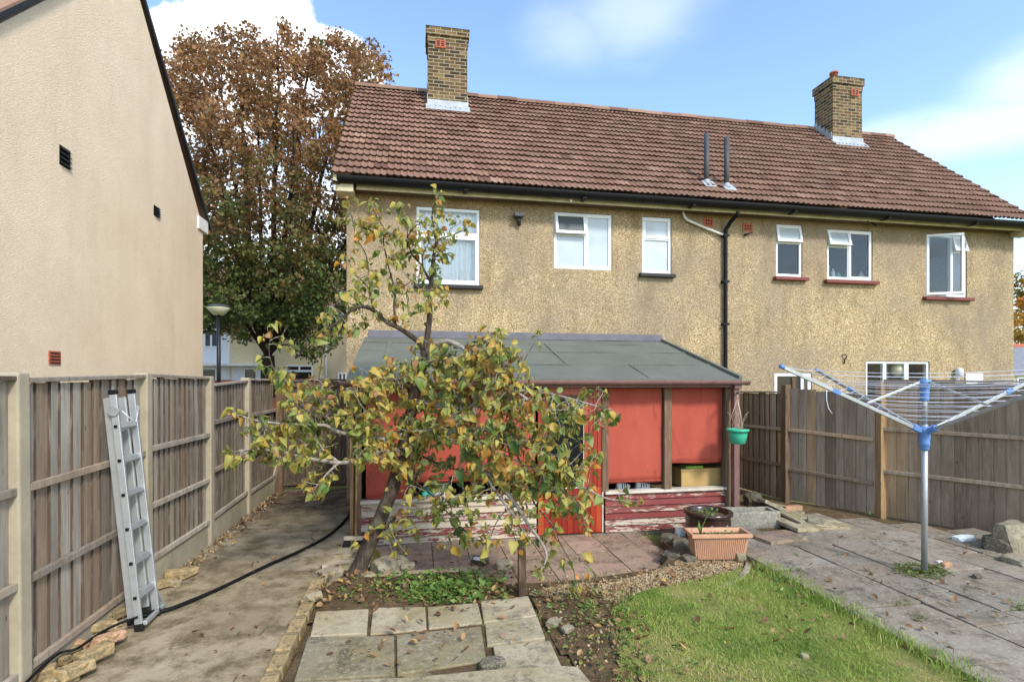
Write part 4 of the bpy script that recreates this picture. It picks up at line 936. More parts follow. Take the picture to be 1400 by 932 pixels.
a = PZ(369, 677, .0); b = PX(378, 632, fx+.06); b = Vector((fx+.07, a.y+.25, .56)); mb = MB(); mb.beam(a+Vector((0, 0, .0)), b, .10, .025, (1, 0, .3), .6); o = mb.build('timber_offcut', 'pale_wood', None, tuple(a), bevel=.003); tag(o, 'pale timber offcut leaning on the far end of the left fence', 'plank')
p = PZ(714, 812, .01); mb = MB(); mb.hexa([(p.x-.035, p.y-.03, -.1), (p.x+.035, p.y-.03, -.1), (p.x+.035, p.y+.03, -.1), (p.x-.035, p.y+.03, -.1), (p.x-.04, p.y-.03, .49), (p.x+.028, p.y-.03, .48), (p.x+.028, p.y+.03, .5), (p.x-.04, p.y+.03, .5)], .3)
o = mb.build('stake', 'weathered_post_wood', None, (p.x, p.y, 0), bevel=.005); tag(o, 'short weathered timber stake standing at the corner of the slabs', 'stake')
p = PZ(486, 748, .01); br = thing('broom', 'broom with black bristles standing against the left corner of the lean-to', 'broom', tuple(p))
mb = MB(); mb.M = Matrix.Translation(p) @ Matrix.Rotation(R(-8), 4, 'Z'); mb.box(-.13, .13, -.03, .03, .09, .13); mb.build('stock', 'pale_wood', br, bevel=.006)
mb = MB(); mb.M = Matrix.Translation(p) @ Matrix.Rotation(R(-8), 4, 'Z'); mb.hexa([(-.15, -.06, .0), (.15, -.06, .0), (.15, .03, .0), (-.15, .03, .0), (-.125, -.028, .089), (.125, -.028, .089), (.125, .028, .089), (-.125, .028, .089)])
mb.build('bristles', 'black_plastic', br, bevel=.004)
mb = MB(); top = PY(489, 570, p.y+.32); mb.tube([p+Vector((0, 0, .12)), (p.x-.01, p.y+.3, 1.35)], .013, 10); mb.build('broom_handle', 'post_wood', br)
# ================================================================== ladder
ld = thing('ladder', 'folded aluminium combination ladder leaning on the left fence', 'ladder', (-2.2, 4.75, 0))
B0 = PZ(189, 862, 0); top_x = fx+.155; 
def lad(y0, y1, xb, zb_, zt_, dx, wout, name):
    out = []
    return out
ya, yb = B0.y+.005, B0.y+.275
dy = .05   # sideways lean along the fence
zt = 1.84
def lp(y, u, o=0):   # point on ladder plane: u up the ladder 0-1, o out from the fence
    xb = -2.13; xt = fx+.11
    return Vector((xb+(xt-xb)*u+o, y+dy*u, zt*u))
for y in (ya, yb):
    for o, u0, u1, inn in ((0, 0, 1.0, 0), (-.06, .02, .985, .028)):
        mb = MB(); yy = y+(inn if y == ya else -inn)
        mb.beam(lp(yy, u0+.012, o), lp(yy, u1, o), .024, .054, (1, 0, 0)); s = mb.build('stile', 'aluminium', ld, bevel=.004)
        mb = MB(); mb.beam(lp(yy, u0, o), lp(yy, u0+.03, o), .032, .064, (1, 0, 0)); mb.build('rubber_foot', 'rubber', s, bevel=.006)
        if o == 0:
            mb = MB(); mb.beam(lp(yy, u1, o), lp(yy, u1+.02, o), .03, .062, (1, 0, 0)); mb.build('hinge', 'black_plastic', s, bevel=.006)
            if y == ya:
                for k in range(6): mb = MB(); c = lp(yy, .14+k*.145, o); mb.beam(c+Vector((0, -.022, 0)), c+Vector((0, -.012, 0)), .022, .022); mb.build('rung_socket', 'black_plastic', s)
for k in range(6):
    u = .14+k*.145
    mb = MB(); mb.beam(lp(ya+.014, u, .0), lp(yb-.014, u, .0), .05, .034, (1, 0, .4)); mb.build('rung', 'aluminium', ld, bevel=.005)
    mb = MB(); mb.beam(lp(ya+.044, u-.02, -.075), lp(yb-.044, u-.02, -.075), .05, .03, (1, 0, .4)); mb.build('rung', 'aluminium', ld, bevel=.005)
for y in (ya, yb):
    mb = MB(); c = lp(y, .93, .0); mb.lathe([(.038, -.008), (.04, -.006), (.04, .006), (.038, .008)], (0, 0, 0), 18)
    o = mb.build('locking_hinge', 'galvanised', None, (0, 0, 0), smooth=False); o.parent = ld; o.location = c-Vector(ld.location)+Vector((0, -.02 if y == ya else .02, 0)); o.rotation_euler = (R(90), 0, 0)
mb = MB(); mb.beam(lp(yb, .12, 0), lp(yb+.12, .0, 0)+Vector((.0, 0, .02)), .02, .05, (1, 0, 0)); mb.beam(lp(ya, .02, .04)+Vector((0, 0, .02)), lp(yb+.12, .0, .0)+Vector((0, 0, .03)), .03, .03)
mb.build('stabiliser', 'aluminium', ld, bevel=.004)
mb = MB(); c = lp(ya, .93, .05); mb.tube([c, c+Vector((.03, .05, -.06)), c+Vector((.02, .16, -.1)), c+Vector((.0, .24, -.02))], .004, 6); mb.build('cord', 'line_white', ld)
# ================================================================== rotary airer
AP = PZ(1264, 783, .06); ax, ay = AP.x, AP.y
ar = thing('rotary_airer', 'rotary clothes airer with blue fittings standing open on the patio', 'clothes airer', (ax, ay, .06))
mb = MB(); mb.tube([(ax, ay, .0), (ax, ay, 1.52)], .027, 18); mb.build('lower_pole', 'galvanised', ar)
mb = MB(); mb.tube([(ax, ay, 1.50), (ax, ay, 1.955)], .023, 18); mb.build('upper_pole', 'galvanised', ar)
mb = MB(); mb.lathe([(.038, 1.27), (.042, 1.28), (.042, 1.31), (.046, 1.315), (.046, 1.345), (.043, 1.35), (.048, 1.39), (.05, 1.43), (.058, 1.44), (.058, 1.495), (.04, 1.50)], (ax, ay, 0), 22)
hub = mb.build('lower_hub', 'airer_blue', ar)
mb = MB(); mb.lathe([(.034, 1.75), (.036, 1.76), (.038, 1.84), (.043, 1.9), (.052, 1.915), (.052, 1.955), (.03, 1.965)], (ax, ay, 0), 22); cap = mb.build('top_cap', 'airer_blue', ar)
ARM = []; Rr_ = 1.5
for k, ph in enumerate((177, 87, -3, -93)):
    c, s = math.cos(R(ph)), math.sin(R(ph)); P = lambda r, z: Vector((ax+c*r, ay+s*r, z))
    zi, zo = 1.465, 2.075; az = lambda r: zi+(zo-zi)*(r-.06)/(Rr_-.06); ARM.append((c, s, az))
    mb = MB(); mb.beam(P(.045, az(.045)), P(.13, az(.13)+.0), .05, .05); mb.build('arm_socket', 'airer_blue', hub, bevel=.006)
    mb = MB(); mb.beam(P(.10, az(.1)), P(Rr_, zo), .026, .034); a = mb.build('arm', 'galvanised', ar, bevel=.004)
    mb = MB(); mb.tube([P(Rr_-.01, az(Rr_-.01)), P(Rr_+.03, az(Rr_+.03))], .021, 10); mb.build('end_cap', 'airer_blue', a)
    mb = MB(); q = P(.95, az(.95)); mb.beam(P(.91, az(.91)), P(.99, az(.99)), .034, .044); mb.build('clip_sleeve', 'airer_blue', a, bevel=.004)
    mb = MB(); r0 = .62; mb.beam(P(.045, 1.935), P(r0, az(r0)+.028), .010, .022); mb.build('strut', 'aluminium', ar, bevel=.002)
mb = MB()
for j in range(11):
    r = .3+j*.115
    for k in range(4):
        c0, s0, az0 = ARM[k]; c1, s1, _ = ARM[(k+1) % 4]; z = az0(r)+.02; a = Vector((ax+c0*r, ay+s0*r, z)); b = Vector((ax+c1*r, ay+s1*r, z)); sg = random.uniform(.01, .05)*r
        mb.tube([a+(b-a)*t+Vector((0, 0, -sg*4*t*(1-t))) for t in (0, .17, .33, .5, .67, .83, 1)], .0022, 5, True, .5)
mb.build('washing_line', 'line_white', ar)
mb = MB(); c0, s0, az0 = ARM[0]; a = Vector((ax+c0*1.05, ay+s0*1.05, az0(1.05))); mb.tube([a, a+Vector((.0, 0, -.12)), a+Vector((.02, 0, -.2)), a+Vector((.06, 0, -.25))], .004, 5); mb.build('loose_line_end', 'line_white', ar)
# ================================================================== pots and troughs
pc = PZ(968, 748, -.0); pc = Vector((PY(968, 700, 6.0).x, 6.0, 0)); pc.z = -.08
pt = thing('glazed_pot', 'large round dark brown glazed pot in front of the lean-to', 'plant pot', tuple(pc))
rR = 32/719*(pc.x*ST+pc.y*CT); hz = PY(968, 697, pc.y).z+.0-pc.z
prof = [(rR*.70, 0), (rR*.74, .02), (rR*.9, hz*.45), (rR*.93, hz*.72), (rR*.90, hz*.84), (rR*.92, hz*.87), (rR*1.0, hz*.9), (rR*1.0, hz*.98), (rR*.95, hz), (rR*.86, hz*.99), (rR*.83, hz*.9), (rR*.8, hz*.8)]
mb = MB(); mb.lathe(prof, tuple(pc), 40); mb.build('pot_body', 'brown_glaze', pt)
mb = MB(); mb.lathe([(rR*.82, hz*.86), (rR*.5, hz*.885), (.01, hz*.89)], tuple(pc), 24); mb.build('soil_fill', 'soil', pt)
for sx in (-1, 1):
    mb = MB(); c = Vector((pc.x+sx*rR*.35, pc.y-rR*.86, pc.z+hz*.6)); mb.rock(tuple(c), .035, .02, .05, 4, 0, .5, 2, .1); mb.build('handle', 'brown_glaze', pt, smooth=True)
def trough(px0, px1, py_rim, py_bot, d, hgt, dep):
    pass
t0, t1 = PD(946, 732, 5.62), PD(1029, 731, 5.62); wT = (t1-t0).length; mid = (t0+t1)/2; dirx = (t1-t0).normalized(); diry = Vector((-dirx.y, dirx.x, 0)); zb_ = .02; zr = mid.z+.01
tr = thing('terracotta_trough', 'ribbed terracotta planting trough standing in front of the round brown pot', 'planter', (mid.x, mid.y, zb_))
def tq(u, v, z): return Vector((mid.x, mid.y, 0))+dirx*u+diry*v+Vector((0, 0, z))
mb = MB(); wb, wt_ = wT*.40, wT*.455; dv = .24; n = 26
def rectloop(hw, d0, d1, z): return [tq(-hw, d0, z), tq(hw, d0, z), tq(hw, d1, z), tq(-hw, d1, z)]
L = [rectloop(wb, .05, dv-.02, zb_), rectloop(wt_, .02, dv+.01, zr-.04), rectloop(wT*.5, -.01, dv+.04, zr-.038), rectloop(wT*.5, -.01, dv+.04, zr), rectloop(wT*.455, .025, dv+.005, zr), rectloop(wT*.43, .045, dv-.02, zr-.08)]
vs = [p for l in L for p in l]; fs = [(3, 2, 1, 0)]+[(i*4+k, i*4+(k+1) % 4, i*4+4+(k+1) % 4, i*4+4+k) for i in range(5) for k in range(4)]
mb.add(vs, fs, .5)
for k in range(n):
    u = -1+2*(k+.5)/n
    mb.beam(tq(u*wb*.95, .048, zb_+.01), tq(u*wt_*.95, .018, zr-.045), .012, .012, tuple(-diry))
for k in range(10):
    v = .06+k*.018
    for s in (-1, 1): mb.beam(tq(s*(wb+.002), v, zb_+.01), tq(s*(wt_+.002), v, zr-.045), .008, .008, tuple(dirx*s))
mb.build('trough_body', 'trough_clay', tr, bevel=.003)
mb = MB(); mb.add(rectloop(wT*.45, .03, dv, zr-.045), [(0, 1, 2, 3)], .5); mb.build('soil_fill', 'soil', tr)
s0 = PD(1033, 724, 6.85); sg = thing('stone_trough', 'rough grey stone trough beside the brown drainpipe', 'planter', (s0.x, s0.y, .0))
mb = MB(); w2, h2 = .34, .24; cs = Vector((s0.x, s0.y, 0)); ns = 22
def stq(u, v, z): return cs+Vector((u*.985+v*.1, -u*.1+v*.985, z))
LL = [[(-w2, -.0), (w2, -.0), (w2, .3), (-w2, .3)]]
def sloop(hw, d0, d1, z):
    out = []
    for a, b in (((-hw, d0), (hw, d0)), ((hw, d0), (hw, d1)), ((hw, d1), (-hw, d1)), ((-hw, d1), (-hw, d0))):
        m = 12 if abs(a[0]-b[0]) > .1 else 7
        for i in range(m):
            t = i/m; u, v = a[0]+(b[0]-a[0])*t, a[1]+(b[1]-a[1])*t; nz_ = .012*mnoise.noise(Vector((u*12, v*12, z*14)))
            out.append(stq(u*(1+nz_*2), v+nz_, z+nz_*.8))
    return out
loops = [sloop(w2, 0, .3, -.02), sloop(w2+.005, -.004, .304, .06), sloop(w2+.005, -.004, .304, .12), sloop(w2, 0, .3, h2-.02), sloop(w2-.012, .012, .288, h2), sloop(w2-.06, .06, .24, h2), sloop(w2-.07, .07, .23, h2-.1)]
m = len(loops[0]); vs = [p for l in loops for p in l]; mb.add(vs, [(i*m+k, i*m+(k+1) % m, (i+1)*m+(k+1) % m, (i+1)*m+k) for i in range(len(loops)-1) for k in range(m)], .5)
mb.build('trough_body', 'stone_trough', sg)
mb = MB(); mb.add([stq(-w2+.06, .06, h2-.05), stq(w2-.06, .06, h2-.05), stq(w2-.06, .24, h2-.05), stq(-w2+.06, .24, h2-.05)], [(0, 1, 2, 3)], .5); mb.build('soil_fill', 'soil', sg)
# hanging basket
hk = Vector((xp, 6.53, PY(1007, 542, 6.45).z)); hb = PD(1008.5, 596, 7.02); hr = 14.8/719*7.0
bs = thing('hanging_basket', 'turquoise green plastic basket hanging from the lean-to drainpipe', 'hanging basket', (hb.x, hb.y, hb.z-.1))
mb = MB(); mb.lathe([(hr*.55, -.1), (hr*.66, -.095), (hr*.84, .02), (hr*.86, .065), (hr*1.0, .068), (hr*1.0, .095), (hr*.92, .098), (hr*.88, .05)], tuple(hb), 28); mb.build('basket_bowl', 'green_plastic', bs)
mb = MB(); mb.lathe([(hr*.86, .06), (.01, .07)], tuple(hb), 20); mb.build('soil_fill', 'soil', bs)
tp = Vector((hb.x, hb.y, PD(1008, 545, 7.02).z)); mb = MB()
for k in range(3): a = 2.1*k+.4; mb.tube([hb+Vector((hr*.93*math.cos(a), hr*.93*math.sin(a), .09)), tp], .004, 5)
mb.tube([tp, tp+Vector((0, 0, .05)), tp+Vector((0, .06, .07))], .005, 6); mb.build('hanging_chains', 'cream_board', bs)
mb = MB()
for k in range(7):
    a = random.uniform(0, 6.3); q = hb+Vector((.06*math.cos(a), .05*math.sin(a), .06)); pts = [q]; 
    for i in range(5): q = q+Vector((random.uniform(-.03, .03)+.012*(k-3), random.uniform(-.02, .02), random.uniform(.03, .07))); pts.append(q)
    mb.tube(pts, [.004, .004, .003, .003, .002, .002], 5)
mb.build('dead_stems', 'pale_wood', bs)
mb = MB(); mb.beam((xp, 6.535, tp.z+.07), (hb.x, hb.y-.02, tp.z+.08), .014, .02); mb.build('basket_bracket', 'black_metal', shed)
# ================================================================== stones and rubble
def stone(px, py, z, s, mat, lab, seed, rz=0, rough=.3, cat='stone', name='stone', grp=None):
    p = PZ(px, py, z); mb = MB(); mb.rock((p.x, p.y, z+s[2]*.55), *s, seed, rz, None, 3, rough); o = mb.build(name, mat, None, (p.x, p.y, z)); return tag(o, lab, cat, grp)
stone(1384, 752, .05, (.22, .12, .20), 'rock', 'large tan rock slab propped against the right fence', 2, .2, .35)
stone(1362, 752, .05, (.13, .12, .10), 'dark_rock', 'dark grey-green stone beside the large tan rock', 5, .6, .2)
stone(1318, 739, .05, (.12, .06, .04), 'turquoise_lump', 'pale blue-white lump on the patio by the right fence', 7, .1)
stone(1392, 770, .05, (.12, .12, .05), 'rock', 'low brown stone on the patio below the large tan rock', 17, .1)
G = 'rubble at the step beside the brown pot'
stone(918, 772, -.1, (.10, .09, .09), 'dark_rock', 'dark rubble stone at the end of the sunken patio, lowest in front', 11, .3, .45, grp=G)
stone(930, 757, -.1, (.10, .09, .12), 'dark_rock', 'tallest dark rubble stone behind the lowest one by the brown pot', 12, 1.2, .45, grp=G)
stone(916, 748, -.1, (.08, .09, .10), 'dark_rock', 'dark rubble stone nearest the lean-to plinth', 13, .7, .5, grp=G)
stone(942, 772, -.05, (.09, .08, .07), 'dark_rock', 'brownish rubble stone at the left corner of the terracotta trough', 14, .2, .45, grp=G)
stone(930, 741, -.1, (.06, .05, .12), 'white_board', 'small white lump at the foot of the lean-to beside the rubble', 15)
G2 = 'stones round the foot of the fruit tree'
stone(532, 777, .03, (.17, .12, .07), 'rock', 'large grey stone at the right foot of the fruit tree trunk', 21, .5, .3, grp=G2)
stone(557, 776, .05, (.07, .04, .03), 'rock', 'small rounded stone on the bed behind the weeds', 22, .2, grp=G2)
stone(468, 775, .01, (.2, .12, .035), 'tan_concrete', 'flat pale stone at the left foot of the fruit tree', 23, .2, .3, grp=G2)
stone(450, 789, .01, (.12, .09, .05), 'rock', 'low rough stone by the last edging block', 24, .8, .4, grp=G2)
stone(428, 818, .075, (.07, .05, .03), 'tan_concrete', 'flat stone chip lying on top of the edging blocks', 29, .8, .4)
stone(657, 768, -.06, (.10, .035, .04), 'dark_rock', 'dark broken lump with a white top on the edge of the sunken patio', 25, -.6, .4)
stone(652, 764, -.005, (.04, .018, .012), 'white_cloth', 'white chip on top of the dark broken lump', 26, -.6)
stone(688, 776, -.1, (.09, .06, .05), 'tan_concrete', 'pale rounded stone on the sunken patio left of the stake', 27, .3)
stone(776, 862, .02, (.045, .035, .025), 'rock', 'small pale stone in the soil border right of the slabs', 31, .3)
stone(757, 852, .02, (.06, .045, .02), 'rock', 'low brown stone in the soil border beside the slabs', 32, .9)
stone(1100, 898, .03, (.024, .02, .016), 'slab_concrete', 'small white stone lying on the lawn', 33)
stone(1012, 765, .02, (.05, .04, .05), 'slab_concrete', 'small grey stone right of the terracotta trough', 34)
stone(673, 914, .05, (.09, .05, .04), 'dark_rock', 'dark mossy stone in the joint of the front slabs', 36, .2)
stone(1293, 774, .06, (.05, .035, .03), 'pink_brick', 'small tan stone beside the airer pole', 37)
stone(1284, 770, .06, (.03, .02, .02), 'white_board', 'tiny white stone by the moss round the airer pole', 38)
stone(1336, 789, .06, (.04, .03, .02), 'dark_rock', 'small dark stone on the patio right of the airer pole', 39)
stone(1030, 690, .0, (.12, .1, .12), 'dark_rock', 'dark stone between the drainpipe and the rubble heap', 41)
G3 = 'broken slabs heaped by the right fence'
def slabpiece(px, py, z, w, l, t, rz, tx, ty, mat, lab):
    p = PZ(px, py, z); mb = MB(); mb.M = Matrix.Translation(p) @ Matrix.Rotation(R(rz), 4, 'Z') @ Matrix.Rotation(R(tx), 4, 'X') @ Matrix.Rotation(R(ty), 4, 'Y')
    mb.prism([(-w/2, -l/2), (w*.35, -l*.55), (w/2, -.1*l), (w*.42, l/2), (-w*.4, l*.45)], -t/2, t/2); o = mb.build('broken_slab', mat, None, tuple(p), bevel=.008); tag(o, lab, 'slab', G3)
slabpiece(1098, 716, .08, .75, .5, .05, 10, 2, 4, 'slab_concrete', 'grey broken slab nearest the patio in the heap by the right fence')
slabpiece(1072, 700, .13, .5, .4, .05, 40, 8, -5, 'slab_concrete', 'broken slab in the middle of the heap by the right fence')
slabpiece(1054, 690, .2, .32, .3, .05, 70, 25, 10, 'rock', 'tilted broken slab topmost of the heap by the fence')
slabpiece(1132, 716, .07, .5, .35, .04, -12, 0, 3, 'tan_concrete', 'tan broken slab at the right end of the heap')
slabpiece(1084, 694, .17, .3, .1, .06, 0, 0, 0, 'pink_brick', 'reddish brick-like piece on the heap by the right fence')
slabpiece(1033, 696, .1, .3, .26, .06, 20, -14, 8, 'dark_rock', 'dark broken slab at the left end of the heap')
slabpiece(1115, 712, .11, .24, .2, .04, 50, 6, -6, 'rock', 'small brown slab piece lying on the grey broken slab')
a, b = PZ(1030, 690, .12), PZ(1092, 722, .05); mb = MB(); mb.beam(a, b, .05, .16, (0, 0, 1), .3); o = mb.build('timber_board', 'dark_fence_wood', None, tuple((a+b)/2), bevel=.004); tag(o, 'dark timber board on edge in front of the broken slabs', 'board')
p = PZ(1062, 732, .09); mb = MB(); mb.M = Matrix.Translation(p) @ Matrix.Rotation(R(8), 4, 'Z'); mb.prism([(-.28, -.2), (.26, -.2), (.28, .14), (-.3, .18)], -.03, .012, .4); o = mb.build('loose_paving_slab', 'clay_paver', None, tuple(p), bevel=.006); tag(o, 'loose pinkish paving slab lying between the stone trough and the lawn', 'slab')
kp = [PZ(*q, .03) for q in ((985, 801), (1000, 795), (1013, 786), (1021, 776), (1024, 766), (1018, 757))]
mb = MB()
for i in range(len(kp)-1): mb.beam(kp[i]+Vector((0, 0, -.055)), kp[i+1]*.98+kp[i]*.02+Vector((0, 0, -.055)), .06, .1, r=random.random())
struct(mb.build('stone_kerb', 'rock', bevel=.012))
# ================================================================== foliage tools
def unit(a): return a/np.maximum(np.linalg.norm(a, axis=-1, keepdims=True), 1e-9)
LT_U = np.array([0, .22, .5, .78, 1.0]); LT_W = np.array([.03, .40, .5, .32, .02])
def leaf_mesh(base, dirv, nrm, size, width, curl, fold, rnd, rows=LT_U, wid=LT_W):
    """many curved leaves at once -> verts, quads, per-face value"""
    n = len(base); d = unit(dirv); s = unit(np.cross(d, nrm)); m = np.cross(s, d)
    k = len(rows); V = np.zeros((n, k, 3, 3))
    for i in range(k):
        u = rows[i]; ctr = base+d*(size*u*(1-.12*curl*u))[:, None]-m*(curl*size*u*u*.55)[:, None]
        for j, sg in enumerate((-1, 0, 1)):
            V[:, i, j] = ctr+s*(sg*wid[i]*width)[:, None]+m*(abs(sg)*fold*wid[i]*width)[:, None]
    V = V.reshape(-1, 3); b = (np.arange(n)*k*3)[:, None]; q = []
    for i in range(k-1):
        for j in range(2): q.append([i*3+j, i*3+j+1, i*3+3+j+1, i*3+3+j])
    q = np.array(q); Fq = (b[:, :, None]+q[None]).reshape(-1, 4)
    return V, Fq, np.repeat(rnd, len(q))
def quad_leaves(c, dirv, nrm, size, rnd, asp=.8):
    n = len(c); d = unit(dirv); s = unit(np.cross(d, nrm)); m = np.cross(s, d)
    P = np.stack([c, c+d*(size*.5)[:, None]+s*(size*asp*.5)[:, None]+m*(size*.12)[:, None], c+d*size[:, None]-m*(size*.1)[:, None], c+d*(size*.5)[:, None]-s*(size*asp*.5)[:, None]+m*(size*.12)[:, None]], 1).reshape(-1, 3)
    return P, np.arange(n*4).reshape(-1, 4), rnd
# ================================================================== the fruit tree
def W(l, d): return [PD(q[0], q[1], q[2] if len(q) > 2 else d) for q in l]
tb = PZ(488, 783, .02)
ft = thing('fruit_tree', 'leaning pear tree with yellowing leaves and long drooping branches before the lean-to', 'tree', (tb.x, tb.y, 0))
def spline(P, sub=5):
    out = []
    for i in range(len(P)-1):
        p0 = P[max(i-1, 0)]; p1 = P[i]; p2 = P[i+1]; p3 = P[min(i+2, len(P)-1)]
        for k in range(sub):
            t = k/sub; out.append(.5*((2*p1)+(p2-p0)*t+(2*p0-5*p1+4*p2-p3)*t*t+(3*p1-p0-3*p2+p3)*t**3))
    out.append(P[-1]); return out
LIMB = []   # (points, r0, r1, pale)
def limb(l, d, r0, r1, pale=False, wob=.006):
    P = spline([v for v in W(l, d)], 5); n = len(P)
    P = [p+Vector((mnoise.noise(p*5), mnoise.noise(p*5+Vector((9, 0, 0))), mnoise.noise(p*5+Vector((0, 9, 0)))))*wob*(0 if i == 0 else 1) for i, p in enumerate(P)]
    LIMB.append((P, r0, r1, pale)); return P
limb([(482, 792, 5.27), (492, 772, 5.3), (504, 745, 5.33), (521, 706, 5.36), (536, 667, 5.4), (547, 630, 5.42), (556, 590, 5.42), (566, 545, 5.42), (575, 508, 5.42), (581, 480, 5.42)], 5.4, .088, .05, wob=.012)
limb([(581, 482, 5.42), (587, 441, 5.44), (588, 405, 5.45), (591, 371, 5.45), (594, 345, 5.45), (597, 327, 5.45), (592, 304, 5.44), (591, 291, 5.44), (596, 271, 5.42)], 5.4, .036, .004)
limb([(579, 482, 5.42), (575, 470, 5.4), (562, 459, 5.36), (546, 449, 5.32), (528, 440, 5.28), (512, 425, 5.25), (494, 419, 5.2), (481, 424, 5.15), (467, 437, 5.1), (452, 446, 5.05), (440, 456, 5.0)], 5.3, .032, .008)
limb([(512, 425, 5.25), (507, 408, 5.24), (503, 394, 5.23), (494, 383, 5.2), (485, 374, 5.18), (478, 360, 5.16)], 5.2, .014, .004)
limb([(505, 398, 5.24), (505, 378, 5.26), (500, 349, 5.28), (487, 324, 5.28), (481, 297, 5.28), (478, 283, 5.27)], 5.2, .009, .003)
limb([(541, 446, 5.3), (539, 420, 5.33), (540, 401, 5.35), (538, 388, 5.35), (530, 360, 5.36), (524, 330, 5.36), (526, 316, 5.36), (514, 295, 5.35), (510, 284, 5.35)], 5.3, .013, .004)
limb([(540, 396, 5.35), (554, 390, 5.3), (566, 381, 5.25)], 5.3, .007, .003)
limb([(590, 388, 5.45), (582, 373, 5.4), (574, 360, 5.36), (563, 347, 5.32), (557, 331, 5.3), (541, 322, 5.27), (528, 318, 5.25)], 5.3, .017, .005)
limb([(557, 340, 5.31), (557, 318, 5.32), (556, 300, 5.32), (549, 288, 5.3)], 5.3, .008, .003)
limb([(578, 366, 5.38), (578, 350, 5.3), (583, 338, 5.28), (588, 330, 5.27)], 5.3, .008, .003)
limb([(557, 324, 5.31), (566, 312, 5.28), (574, 306, 5.25), (583, 304, 5.23)], 5.3, .007, .003)
limb([(597, 329, 5.45), (604, 325, 5.4), (614, 323, 5.35), (624, 320, 5.3), (634, 315, 5.26)], 5.3, .009, .004)
limb([(613, 324, 5.36), (616, 313, 5.34), (626, 307, 5.3)], 5.3, .005, .002)
limb([(583, 485, 5.42), (592, 473, 5.38), (610, 467, 5.3), (622, 470, 5.22), (630, 474, 5.18), (645, 486, 5.1), (655, 497, 5.05), (668, 512, 4.98), (684, 520, 4.92)], 5.2, .028, .009, True)
limb([(646, 486, 5.1), (648, 477, 5.12), (658, 471, 5.1), (672, 466, 5.06)], 5.1, .007, .003)
limb([(582, 492, 5.42), (600, 487, 5.35), (612, 488, 5.26), (638, 497, 5.15), (655, 508, 5.06), (668, 516, 4.99), (700, 532, 4.88), (720, 545, 4.8)], 5.2, .026, .009, True)
limb([(684, 520, 4.93), (686, 508, 4.92), (683, 480, 4.92), (682, 466, 4.9)], 4.9, .006, .002)
limb([(700, 531, 4.88), (708, 515, 4.86), (716, 494, 4.84), (730, 470, 4.8)], 4.9, .006, .002)
limb([(549, 622, 5.41), (540, 615, 5.3), (516, 618, 5.15), (498, 626, 5.02), (480, 631, 4.92), (462, 632, 4.84), (436, 629, 4.76), (411, 624, 4.7), (381, 617, 4.62), (351, 614, 4.55), (326, 616, 4.5)], 4.9, .024, .006, True)
limb([(463, 632, 4.85), (453, 641, 4.78), (444, 651, 4.72), (434, 664, 4.7)], 4.8, .010, .004, True)
limb([(462, 631, 4.85), (453, 624, 4.86), (443, 616, 4.88), (436, 606, 4.88)], 4.8, .010, .004, True)
limb([(556, 592, 5.42), (530, 600, 5.28), (500, 598, 5.14), (465, 591, 5.02), (446, 582, 4.96), (430, 581, 4.9), (390, 579, 4.76), (357, 576, 4.66), (332, 569, 4.58)], 4.9, .022, .005, True)
limb([(446, 582, 4.96), (424, 566, 4.95), (407, 551, 4.93), (387, 527, 4.92), (372, 498, 4.9), (368, 476, 4.9), (372, 454, 4.9)], 4.9, .010, .003)
limb([(452, 585, 4.98), (441, 555, 5.0), (437, 520, 5.0), (440, 492, 5.0), (442, 470, 5.0)], 4.9, .008, .003)
limb([(560, 575, 5.42), (580, 585, 5.3), (606, 592, 5.15), (632, 593, 5.02), (650, 632, 4.88), (684, 662, 4.75), (706, 690, 4.66), (722, 716, 4.6), (736, 734, 4.56), (747, 757, 4.52), (744, 772, 4.5)], 5, .030, .006, True)
limb([(628, 593, 5.04), (640, 612, 4.9), (664, 650, 4.78), (688, 686, 4.68), (704, 706, 4.62), (716, 726, 4.58)], 4.9, .014, .005, True)
limb([(630, 592, 5.04), (642, 589, 5.0), (666, 588, 4.94), (698, 605, 4.86), (736, 613, 4.78), (759, 629, 4.72), (778, 655, 4.66), (808, 671, 4.6), (834, 682, 4.56), (862, 684, 4.52)], 4.9, .018, .004, True)
limb([(566, 548, 5.42), (590, 552, 5.32), (622, 556, 5.2), (660, 552, 5.06), (690, 540, 4.95), (714, 534, 4.88), (749, 538, 4.8), (778, 544, 4.74), (814, 555, 4.68), (834, 564, 4.64)], 5, .02, .004, True)
limb([(700, 606, 4.86), (714, 640, 4.76), (730, 687, 4.64), (753, 716, 4.56), (766, 742, 4.5), (782, 772, 4.46), (786, 790, 4.45)], 4.7, .010, .003)
limb([(622, 540, 5.2), (630, 548, 5.12), (630, 580, 5.0), (629, 620, 4.95), (629, 653, 4.92), (638, 680, 4.9), (640, 704, 4.88)], 5, .009, .004, True)
limb([(636, 590, 5.03), (660, 610, 4.92), (690, 622, 4.84), (726, 640, 4.74), (764, 668, 4.66), (790, 690, 4.6), (800, 712, 4.57)], 4.9, .012, .003, True)
limb([(545, 642, 5.41), (570, 660, 5.3), (594, 680, 5.2), (612, 700, 5.14), (630, 722, 5.08)], 5.3, .014, .004)
limb([(514, 722, 5.34), (526, 722, 5.3), (537, 711, 5.26), (548, 701, 5.22)], 5.3, .022, .012)
limb([(552, 606, 5.42), (572, 620, 5.5), (600, 634, 5.5), (640, 646, 5.4), (680, 650, 5.2)], 5.4, .014, .004)
limb([(570, 528, 5.42), (548, 520, 5.3), (524, 524, 5.2), (500, 530, 5.15), (484, 538, 5.1)], 5.3, .014, .004)
limb([(706, 690, 4.66), (690, 700, 4.6), (676, 720, 4.58), (668, 744, 4.58)], 4.6, .007, .003)
